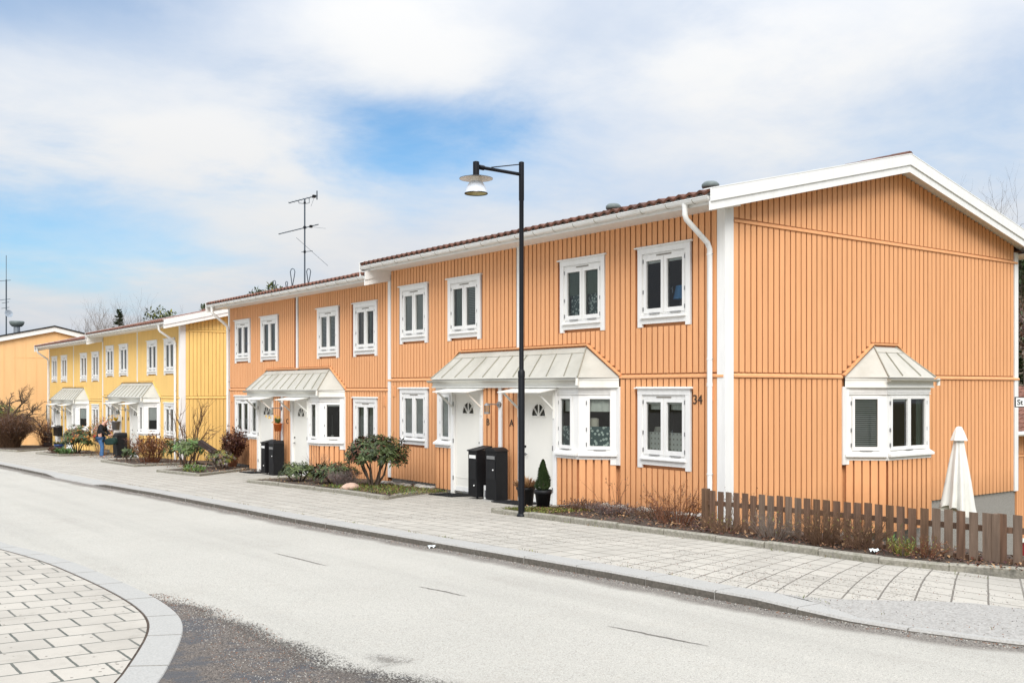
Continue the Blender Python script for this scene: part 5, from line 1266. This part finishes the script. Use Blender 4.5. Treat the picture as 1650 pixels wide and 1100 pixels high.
x,y=at(417,80); crown_tree('green pine top peeping over the second orange roof, left',x,y,-3,2.4+(626-466)/1610*80+3,.8,.8,82,(LPINE,LCON2),n=260)
x,y=at(436,82); crown_tree('green pine top peeping over the second orange roof near the mast',x,y,-3,2.4+(626-460)/1610*82+3,1.0,.8,83,(LPINE,LCON2,LY),n=300)
x,y=at(331,85); crown_tree('tiny green pine top between yellow and orange roof',x,y,-3,2.4+(626-488)/1610*85+3,.5,.6,84,(LPINE,LCON2),n=120)
x,y=at(1566,44); bare_tree('bare tree top showing above the nearest gable roof',x,y,-3.5,2.4+(626-306)/1610*44+3.5,90,BARK,.12,6,None,3,.12)
def apple():
    rr=random.Random(21); x,y=-2.1,50.9; z=-1.0; off=(x,y,z); r=thing('bare_apple_tree','gnarled bare apple tree with spreading limbs before the peach building','tree',off); mb=MB(); a=Vector((x-.2,y,z+1.6)); mb.tube([(x-.5,y,z-.2),(x-.4,y,z+.8),a],[.17,.14,.13],8,BARK); build('trunk',mb,r,off); mb=MB(); u=Vector((.8015,-.598,0))
    for s,el,L in ((1,.35,1.35),(1,.75,1.2),(-1,.25,1.15),(-1,.9,.9),(.5,1.2,1.0),(1.2,.05,1.2)):
        d=u*s+Vector((.6*rr.uniform(-1,1)*.6,.8*rr.uniform(-1,1)*.6,el)); limb(mb,rr,a,d,L,.075,4,BARK,.02,.34,4,.62)
    build('crown',mb,r,off)
apple()
# hill on the right with its wood
mb=MB(); V=[]; hx,hy=at(1790,118)
for j in range(40):
    for i in range(40):
        x=hx+(i-19.5)*3.6; y=hy+(j-19.5)*3.6; q=math.hypot(x-hx,y-hy)/66; V.append((x,y,-5+19.5*max(0,math.cos(min(1,q)*math.pi/2))**1.1+R.uniform(-.4,.4)))
mb.raw(V,[(j*40+i,j*40+i+1,(j+1)*40+i+1,(j+1)*40+i) for j in range(39) for i in range(39)],HILLM,True); struct('hill',mb)
def hz(x,y):
    q=math.hypot(x-hx,y-hy)/66; return -5+19.5*max(0,math.cos(min(1,q)*math.pi/2))**1.1
for i,(px,s,h,lab) in enumerate(((1640,64,9.6,'dark narrow conifer low at the right edge behind the house'),(1652,100,7.5,'conifer at the top of the hill, right edge'),(1644,112,6,'small conifer on the hill crest beside the house corner'),(1668,96,8,'tall conifer on the hill just outside the corner'))):
    x,y=at(px,s); conifer(lab,x,y,(hz(x,y) if i else -4.5)-.3,h,1.5,100+i,(LCON,LPINE),None,.05)
x,y=at(1655,62); crown_tree('dark broad evergreen crown just below the right end of the gable roof',x,y,-4.5,2.4+(626-402)/1610*62+4.5,1.9,1.7,97,(LCON,LPINE,LCON),n=1500)
x,y=at(1662,70); crown_tree('brownish green tree lower on the slope at the right edge',x,y,-4.5,2.4+(626-480)/1610*70+4.5,2.2,2.2,98,(LPINE,LDB,TWIGG,LDR),n=1300)
for i,px in enumerate((1638,1645,1652,1660,1670)):
    x,y=at(px,80+4*i); bare_tree('bare brown tree on the hillside behind the right house corner',x,y,hz(x,y)-.3,6.5,110+i,[TWIG,TWIGG][i%2],.12,4,'bare trees on the hill at the right edge')

# stones, litter, moss --------------------------------------------------
def rock(x,y,z,s,m,label,group,seed):
    rr=random.Random(seed); mb=MB(); n=9; V=[];
    rings=[(.0,-.35),(.75,-.3),(1,.0),(.82,.35),(.45,.58),(0,.64)]
    for k,(q,h) in enumerate(rings):
        for i in range(n): a=2*math.pi*i/n; j=rr.uniform(.84,1.14); V.append((s*q*math.cos(a)*j*1.25,s*q*math.sin(a)*j,s*h*rr.uniform(.9,1.1)))
    mb.raw(V,[(k*n+i,k*n+(i+1)%n,(k+1)*n+(i+1)%n,(k+1)*n+i) for k in range(5) for i in range(n)],m,True)
    tag(build('rock',mb),label,'rock',group,(x,y,z)).rotation_euler=(0,0,rr.uniform(0,6))
rock(-2.32,9.35,plane(-2.3,9.3)+.09,.19,STONER,'pinkish boulder lying on the edging below the heather',None,1)
rr=random.Random(17)
for i in range(22):
    y=8.6+2.6*rr.random(); x=-.32-.3*rr.random(); rock(x,y,plane(x,y)+.06,rr.uniform(.06,.12),rr.choice([GRAN,STONEP,CONC]),'grey field stone in the strip along the orange plinth by door B','stones along the plinth left of door B',200+i)
for i in range(20):
    y=-.2+3.0*rr.random(); x=-.28-.3*rr.random(); rock(x,y,plane(x,y)+.06,rr.uniform(.06,.11),rr.choice([STONEP,STONEP,GRAN]),'pale field stone at the foot of the siding under number 34','stones along the plinth under the nearest windows',300+i)
mb=MB()
for i in range(2600):
    y=rr.uniform(-7,3); x=-2.5+rr.random()**.8*(1.1 if y<-.6 else 1.9); p=Vector((x,y,plane(x,y)+.075+rr.uniform(0,.025))); leafq(mb,p,Vector((rr.uniform(-1,1),rr.uniform(-1,1),rr.uniform(-.1,.5))),rr.uniform(.03,.075),rr.uniform(.02,.05),rr.choice([LDB,LDRY,LDR,LBR,LDB]))
for i in range(900):
    y=rr.uniform(6.9,14); x=rr.uniform(-2.6,-.4); p=Vector((x,y,plane(x,y)+.075)); leafq(mb,p,Vector((rr.uniform(-1,1),rr.uniform(-1,1),rr.uniform(0,.6))),rr.uniform(.03,.06),.025,rr.choice([LDB,LG1,LY,LDRY]))
for i in range(900):
    y=rr.uniform(17.5,40); x=rr.uniform(-2.8,-.6); p=Vector((x,y,plane(x,y)+.085)); leafq(mb,p,Vector((rr.uniform(-1,1),rr.uniform(-1,1),rr.uniform(0,.6))),rr.uniform(.05,.09),.04,rr.choice([LDB,LDRY,LDR]))
stuff(build('leaf_litter',mb),'dead brown leaves lying on the flower beds','leaf litter')
mb=MB()
for i in range(5200):
    y,x=(rr.uniform(1.9,3.2),rr.uniform(-2.5,-1.3)) if i<2600 else (rr.uniform(7.2,10.6),rr.uniform(-2.55,-.9)); 
    if i<2600 and x+.6*(y-2)> -1.2: continue
    p=Vector((x,y,plane(x,y)+.065)); d=Vector((rr.uniform(-1,1),rr.uniform(-1,1),rr.uniform(.4,1.4))); leafq(mb,p,d,rr.uniform(.025,.06) if i<2600 else rr.uniform(.04,.12),.012,rr.choice([MOSS,LY,MOSS] if i<2600 else [LY,LGR,MOSS,LDB]))
for i in range(1500):
    y=rr.uniform(-7.5,15); k=rr.random()
    x=(-2.72 if y<3.2 else -2.98)+rr.gauss(0,.02) if k<.6 else kerbx(y)+kwid(y)+rr.gauss(0,.012)
    if k<.6 and 3.2<y<6.9: continue
    if math.sin(y*7.3)+math.sin(y*2.9)<.55: continue
    p=Vector((x,y,plane(x,y)+.002)); leafq(mb,p,Vector((rr.uniform(-1,1),rr.uniform(-1,1),rr.uniform(.3,1.2))),rr.uniform(.015,.05),.008,rr.choice([MOSS,LY,LDB]))
stuff(build('moss',mb),'green moss and small sprouts on the flower beds','moss')
def litter(x,y,z,s,label,seed):
    q=random.Random(seed); mb=MB(); n=6; V=[(s*(i/(n-1)-.5)+q.uniform(-.01,.01),s*.7*(j/(n-1)-.5)+q.uniform(-.01,.01),q.uniform(0,s*.35)) for j in range(n) for i in range(n)]; mb.raw(V,[(j*n+i,j*n+i+1,(j+1)*n+i+1,(j+1)*n+i) for j in range(n-1) for i in range(n-1)],LITTER); tag(build('crumpled_paper',mb),label,'litter',None,(x,y,z))
litter(-2.3,-4.42,plane(-2.3,-4.4)+.09,.13,'crumpled white paper lying before the picket fence',1); litter(kerbx(-.0)-.06,-.05,plane(-6,0)-RD+.005,.11,'crumpled white paper in the gutter by the kerb',2)

# things standing inside the windows ------------------------------------
def table_lamp(x,y,z,m,label,s=1):
    off=(x,y,z); r=thing('table_lamp',label,'lamp',off); mb=MB(); mb.lathe(off,[(0,0),(.06*s,0),(.05*s,.03*s),(.015*s,.06*s),(.03*s,.14*s),(.012*s,.2*s),(.012*s,.24*s)],12,GREYP); build('base',mb,r,off); mb=MB(); mb.lathe(off,[(.13*s,.2*s),(.085*s,.40*s)],16,m); build('lamp_shade',mb,r,off)
table_lamp(.30,1.30,3.80,BLUES,'table lamp with blue shade in the upper window nearest the corner',1.25)
table_lamp(.30,1.86,1.22,CREAM,'table lamp with cream shade behind the eyelet curtain',1.15)
def pendant(x,y,z,label):
    off=(x,y,z); r=thing('pendant_lamp',label,'lamp',off); mb=MB(); mb.tube([(x,y,z+.1),(x,y,z+.75)],.008,5,GREYM); build('cord',mb,r,off); mb=MB(); mb.lathe(off,[(.17,0),(.12,.06),(.05,.12),(.03,.16)],16,SIGNW); build('lamp_shade',mb,r,off)
pendant(.05,15.03,.88,'white pendant lamp hanging inside the bay window by door C')
mb=MB(); mb.tube([(0,0,0),(0,0,.22)],.10,16,CREAM); mb.tube([(0,0,.22),(0,0,.24)],[.102,.06],16,LAMPW); tag(build('canister',mb),'cream canister standing in the bay window by door A','canister',None,(-.1,3.29,1.58))
def sill_plant(x,y,z,seed,label):
    rr=random.Random(seed); off=(x,y,z); r=thing('potted_plant',label,'potted plant',off); mb=MB(); pot(mb,off,.05,.065,.1,SIGNW,.015); build('pot',mb,r,off); mb=MB()
    for i in range(60): leafq(mb,Vector((x,y,z+.09)),rv(rr)+Vector((0,0,.9)),rr.uniform(.1,.24),.03,rr.choice([LG1,LG2,LGR]))
    build('foliage',mb,r,off)
sill_plant(5.30,-.22,1.22,5,'white potted plant inside the gable bay window')

# ------------------------------------------------------------------ person with bag
def skin_mesh(name,nodes,edges,mat_,parent,off,sub=1,root=0):
    me=bpy.data.meshes.new(name); me.from_pydata([n[:3] for n in nodes],edges,[]); o=bpy.data.objects.new(name,me); COL.objects.link(o)
    md=o.modifiers.new('Skin','SKIN'); o.modifiers.new('Sub','SUBSURF').levels=sub; o.modifiers['Sub'].render_levels=sub; md.use_smooth_shade=True
    for i,n in enumerate(nodes): o.data.skin_vertices[0].data[i].radius=(n[3],n[4] if len(n)>4 else n[3]); o.data.skin_vertices[0].data[i].use_root=(i==root)
    bpy.context.view_layer.update(); ev=o.evaluated_get(bpy.context.evaluated_depsgraph_get()); m2=bpy.data.meshes.new_from_object(ev); bpy.data.objects.remove(o)
    m2.materials.clear(); m2.materials.append(mat_); q=bpy.data.objects.new(name,m2); COL.objects.link(q); q.parent=parent
    for p in m2.polygons: p.use_smooth=True
    return q
def person():
    x,y=-1.75,33.35; z=plane(x,y)+.004; r=thing('person','bald person in black jacket and blue jeans bending over a dark green bag','person',(x,y,z),math.atan2(-.60,.80))
    # local: +x is where they look, +y their left, z up
    B=[(0,0,.92,.12),(.02,0,1.12,.13),(.07,0,1.32,.14),(.12,0,1.43,.09),(.17,0,1.49,.06),(.24,0,1.54,.085),(.30,0,1.53,.075),
       (.10,.19,1.38,.06),(.14,.25,1.14,.045),(.36,.16,.99,.038),(.43,.12,.97,.03),
       (.10,-.19,1.38,.06),(.14,-.25,1.12,.045),(.37,-.15,.98,.038),(.44,-.11,.96,.03),
       (-.02,.10,.86,.095),(.03,.11,.48,.062),(-.04,.12,.09,.042),(.10,.13,.04,.035),
       (.02,-.10,.86,.095),(.12,-.11,.48,.062),(.10,-.12,.09,.042),(.24,-.13,.04,.035)]
    E=[(0,1),(1,2),(2,3),(3,4),(4,5),(5,6),(2,7),(7,8),(8,9),(9,10),(2,11),(11,12),(12,13),(13,14),(0,15),(15,16),(16,17),(17,18),(0,19),(19,20),(20,21),(21,22)]
    n=len(B)
    for s,h in ((1,10),(-1,14)):
        hx_,hy_,hz_=B[h][:3]
        for k,(dy,dz,L) in enumerate(((.022,.0,.075),(.008,.0,.085),(-.008,.0,.08),(-.022,.0,.065))):
            B+= [(hx_+.035,hy_+dy,hz_-.01,.009),(hx_+.045,hy_+dy,hz_-.04,.008),(hx_+.03,hy_+dy,hz_-L,.007)]; E+=[(h,n),(n,n+1),(n+1,n+2)]; n+=3
        B+=[(hx_+.0,hy_-s*.03,hz_-.01,.010),(hx_+.03,hy_-s*.04,hz_-.035,.008)]; E+=[(h,n),(n,n+1)]; n+=2
    body=skin_mesh('body',B,E,PINK,r,(0,0,0))
    mb=MB(); hd=Vector((.28,0,1.535)); f=Vector((.80,0,-.60)); u=Vector((.60,0,.80))
    P=lambda a,b,c:hd+f*a+Vector((0,b,0))+u*c
    mb.tube([P(.075,0,.01),P(.105,0,-.02),P(.085,0,-.035)],[.010,.016,.008],6,PINK)
    for s in (-1,1): mb.tube([P(.0,s*.075,.02),P(-.012,s*.092,.0),P(.0,s*.078,-.03)],[.012,.018,.01],6,PINK); mb.tube([P(.070,s*.033,.025),P(.082,s*.033,.025)],.011,6,SHOE)
    mb.tube([P(.075,-.022,-.055),P(.082,0,-.055),P(.075,.022,-.055)],.006,5,LDR); build('face',mb,r)
    J=[(-.01,0,.88,.175,.185),(.01,0,1.10,.165,.175),(.05,0,1.30,.165,.18),(.10,0,1.41,.10),(.13,0,1.45,.075),(.10,.19,1.38,.082),(.14,.26,1.14,.066),(.33,.17,1.00,.055),(.39,.14,.975,.046),(.10,-.19,1.38,.082),(.14,-.26,1.12,.066),(.34,-.165,.99,.055),(.40,-.13,.97,.046),(-.02,0,.72,.17,.185)]
    skin_mesh('jacket',J,[(0,1),(1,2),(2,3),(3,4),(2,5),(5,6),(6,7),(7,8),(2,9),(9,10),(10,11),(11,12),(0,13)],JACK,r,(0,0,0))
    T=[(0,0,.90,.165,.17),(-.02,.10,.80,.128),(.03,.11,.48,.085),(-.03,.12,.12,.075),(-.02,.12,.05,.078),(.02,-.10,.80,.128),(.12,-.11,.48,.085),(.11,-.12,.12,.075),(.12,-.12,.05,.078)]
    skin_mesh('jeans',T,[(0,1),(1,2),(2,3),(3,4),(0,5),(5,6),(6,7),(7,8)],JEAN,r,(0,0,0))
    for a,b in ((-.04,.12),(.10,-.12)):
        skin_mesh('shoe',[(a-.05,b,.05,.045),(a+.04,b,.05,.05),(a+.16,b+.01,.035,.042),(a+.20,b+.01,.03,.03)],[(0,1),(1,2),(2,3)],SHOE,r,(0,0,0))
    # bag held in front
    t=thing('holdall_bag','dark green holdall bag held by the person in the black jacket','bag',(x,y,z),math.atan2(-.60,.80))
    mb=MB(); n=14; V=[]
    prof=[(-.24,.7),(-.22,1),(.22,1),(.24,.7)]
    for (yy,s) in prof:
        for i in range(n): a=2*math.pi*i/n; V.append((.47+s*.24*math.copysign(abs(math.cos(a))**.7,math.cos(a)),yy*.7,.70+s*.15*math.copysign(abs(math.sin(a))**.7,math.sin(a))+.02*math.cos(a)))
    mb.raw(V,[(k*n+i,k*n+(i+1)%n,(k+1)*n+(i+1)%n,(k+1)*n+i) for k in range(3) for i in range(n)],BAGG,True); mb.face(V[:n],BAGG); mb.face(V[-n:],BAGG); build('body',mb,t)
    for s in (-.1,.1): mb=MB(); mb.tube([(.36,s,.82),(.40,s,.93),(.46,s,.955),(.52,s,.93),(.56,s,.82)],.012,5,BAGG); build('strap',mb,t)
    for s in (.165,): mb=MB(); mb.box(.33,.6,-s-.015,-s,.60,.74,BAGG); build('pocket',mb,t)
person()

# ------------------------------------------------------------------ camera, light, sky
cam=bpy.data.cameras.new('camera'); co=bpy.data.objects.new('camera',cam); COL.objects.link(co)
co.location=(-13.2534,-11.6214,2.4); co.rotation_euler=(rad(90),0,-math.atan2(.598,.8015)); cam.sensor_width=36; cam.lens=1610/1650*36; cam.shift_y=76/1650; cam.clip_end=3000; cam.clip_start=.05
sc.camera=co
SUN_EL,SUN_AZ=rad(42),math.atan2(-.59,-.807)     # azimuth as direction (x,y) towards the sun
sd=Vector((-.59*math.cos(SUN_EL),-.807*math.cos(SUN_EL),math.sin(SUN_EL)))
sl=bpy.data.lights.new('sun','SUN'); sl.energy=2.75; sl.angle=rad(36); sl.color=(1,.96,.90); so=bpy.data.objects.new('sun',sl); COL.objects.link(so); so.rotation_euler=(-sd).to_track_quat('-Z','Y').to_euler(); so.location=(-20,-25,30)
w=bpy.data.worlds.new('World'); sc.world=w; w.use_nodes=True; nt=w.node_tree; nt.nodes.clear()
out=N(nt,'OutputWorld'); bg=N(nt,'Background'); nt.links.new(bg.outputs[0],out.inputs[0]); bg.inputs[1].default_value=.1
sky=N(nt,'TexSky'); sky.sky_type='NISHITA'; sky.sun_disc=False; sky.sun_elevation=SUN_EL; sky.sun_rotation=math.atan2(-.59,-.807); sky.altitude=50; sky.air_density=1.0; sky.dust_density=1.5; sky.ozone_density=1.4
tc=N(nt,'TexCoord'); d=tc.outputs['Generated']; sx=N(nt,'SeparateXYZ'); nt.links.new(d,sx.inputs[0])
den=math_(nt,'ADD',math_(nt,'MAXIMUM',sx.outputs[2],0),.16)
cx=N(nt,'CombineXYZ'); nt.links.new(math_(nt,'DIVIDE',sx.outputs[0],den),cx.inputs[0]); nt.links.new(math_(nt,'DIVIDE',sx.outputs[1],den),cx.inputs[1]); cx.inputs[2].default_value=3.7
def cn(scale,det,rough,dist=0):
    n=N(nt,'TexNoise'); n.inputs['Scale'].default_value=scale; n.inputs['Detail'].default_value=det; n.inputs['Roughness'].default_value=rough; n.inputs['Distortion'].default_value=dist; nt.links.new(cx.outputs[0],n.inputs['Vector']); return n.outputs['Fac']
big=cn(.75,7,.56,.3); fine=cn(2.2,8,.6,.2)
m=math_(nt,'ADD',math_(nt,'MULTIPLY',math_(nt,'SUBTRACT',big,.5),1.5),math_(nt,'MULTIPLY',math_(nt,'SUBTRACT',fine,.5),.55))
def blob(v,k,amp,sq=1):
    vd=N(nt,'VectorMath',operation='SUBTRACT'); nt.links.new(d,vd.inputs[0]); vd.inputs[1].default_value=v
    vm=N(nt,'VectorMath',operation='MULTIPLY'); nt.links.new(vd.outputs[0],vm.inputs[0]); vm.inputs[1].default_value=(1,1,sq)
    vl=N(nt,'VectorMath',operation='LENGTH'); nt.links.new(vm.outputs[0],vl.inputs[0])
    q=math_(nt,'ADD',vl.outputs['Value'],math_(nt,'MULTIPLY',math_(nt,'SUBTRACT',fine,.5),.22))
    return math_(nt,'MULTIPLY',math_(nt,'EXPONENT',math_(nt,'MULTIPLY',math_(nt,'MULTIPLY',q,q),-k)),amp)
base=.93; white=None
for v,k,a,sq in (((.488,.838,.247),70,-1.5,2.3),((.37,.90,.22),70,.35,2.0),((.236,.949,.211),30,.6,1.5),((.479,.813,.33),60,.5,1.4),((.224,.964,.144),35,-1.25,2.6),((.836,.493,.242),35,-.55,2.4),((.20,.93,.33),28,-.9,1.4),((.62,.71,.335),60,-.5,2.4),((.75,.60,.31),25,.45,1.6)):
    bb=blob(v,k,a,sq); m=math_(nt,'ADD',m,bb)
    if a>0: white=bb if white is None else math_(nt,'ADD',white,bb)
m=math_(nt,'ADD',m,base)
m=math_(nt,'ADD',m,math_(nt,'MULTIPLY',ramp(nt,sx.outputs[2],.16,.0),.5))     # hazier towards the horizon
mask=N(nt,'MapRange'); mask.interpolation_type='SMOOTHSTEP'; nt.links.new(m,mask.inputs[0]); mask.inputs[1].default_value=-.35; mask.inputs[2].default_value=1.15
zz=math_(nt,'MAXIMUM',sx.outputs[2],0)
shade=math_(nt,'ADD',math_(nt,'ADD',math_(nt,'MULTIPLY',zz,.85),.74),math_(nt,'MULTIPLY',math_(nt,'MAXIMUM',math_(nt,'SUBTRACT',zz,.38),0),2.3))   # overcast sky: brightest overhead
tone=N(nt,'MapRange'); tone.inputs[1].default_value=.36; tone.inputs[2].default_value=.66; nt.links.new(math_(nt,'ADD',math_(nt,'MULTIPLY',fine,.6),math_(nt,'ADD',math_(nt,'MULTIPLY',big,.4),math_(nt,'MULTIPLY',white,.40))),tone.inputs[0])
cl=N(nt,'VectorMath',operation='SCALE'); nt.links.new(mixc(nt,tone.outputs[0],(6.0,6.75,8.0),(8.1,8.15,8.2)),cl.inputs[0]); nt.links.new(shade,cl.inputs['Scale'])
sk=N(nt,'VectorMath',operation='MULTIPLY'); nt.links.new(sky.outputs[0],sk.inputs[0]); sk.inputs[1].default_value=(.80,1.13,1.30)
nt.links.new(mixc(nt,mask.outputs[0],sk.outputs[0],cl.outputs[0]),bg.inputs[0])
sc.view_settings.view_transform='Standard'; sc.view_settings.look='None'; sc.view_settings.gamma=1; sc.view_settings.exposure=0.24
sc.render.engine='CYCLES'; sc.cycles.max_bounces=6; sc.cycles.diffuse_bounces=4; sc.cycles.glossy_bounces=3; sc.cycles.transparent_max_bounces=8; sc.cycles.use_denoising=True
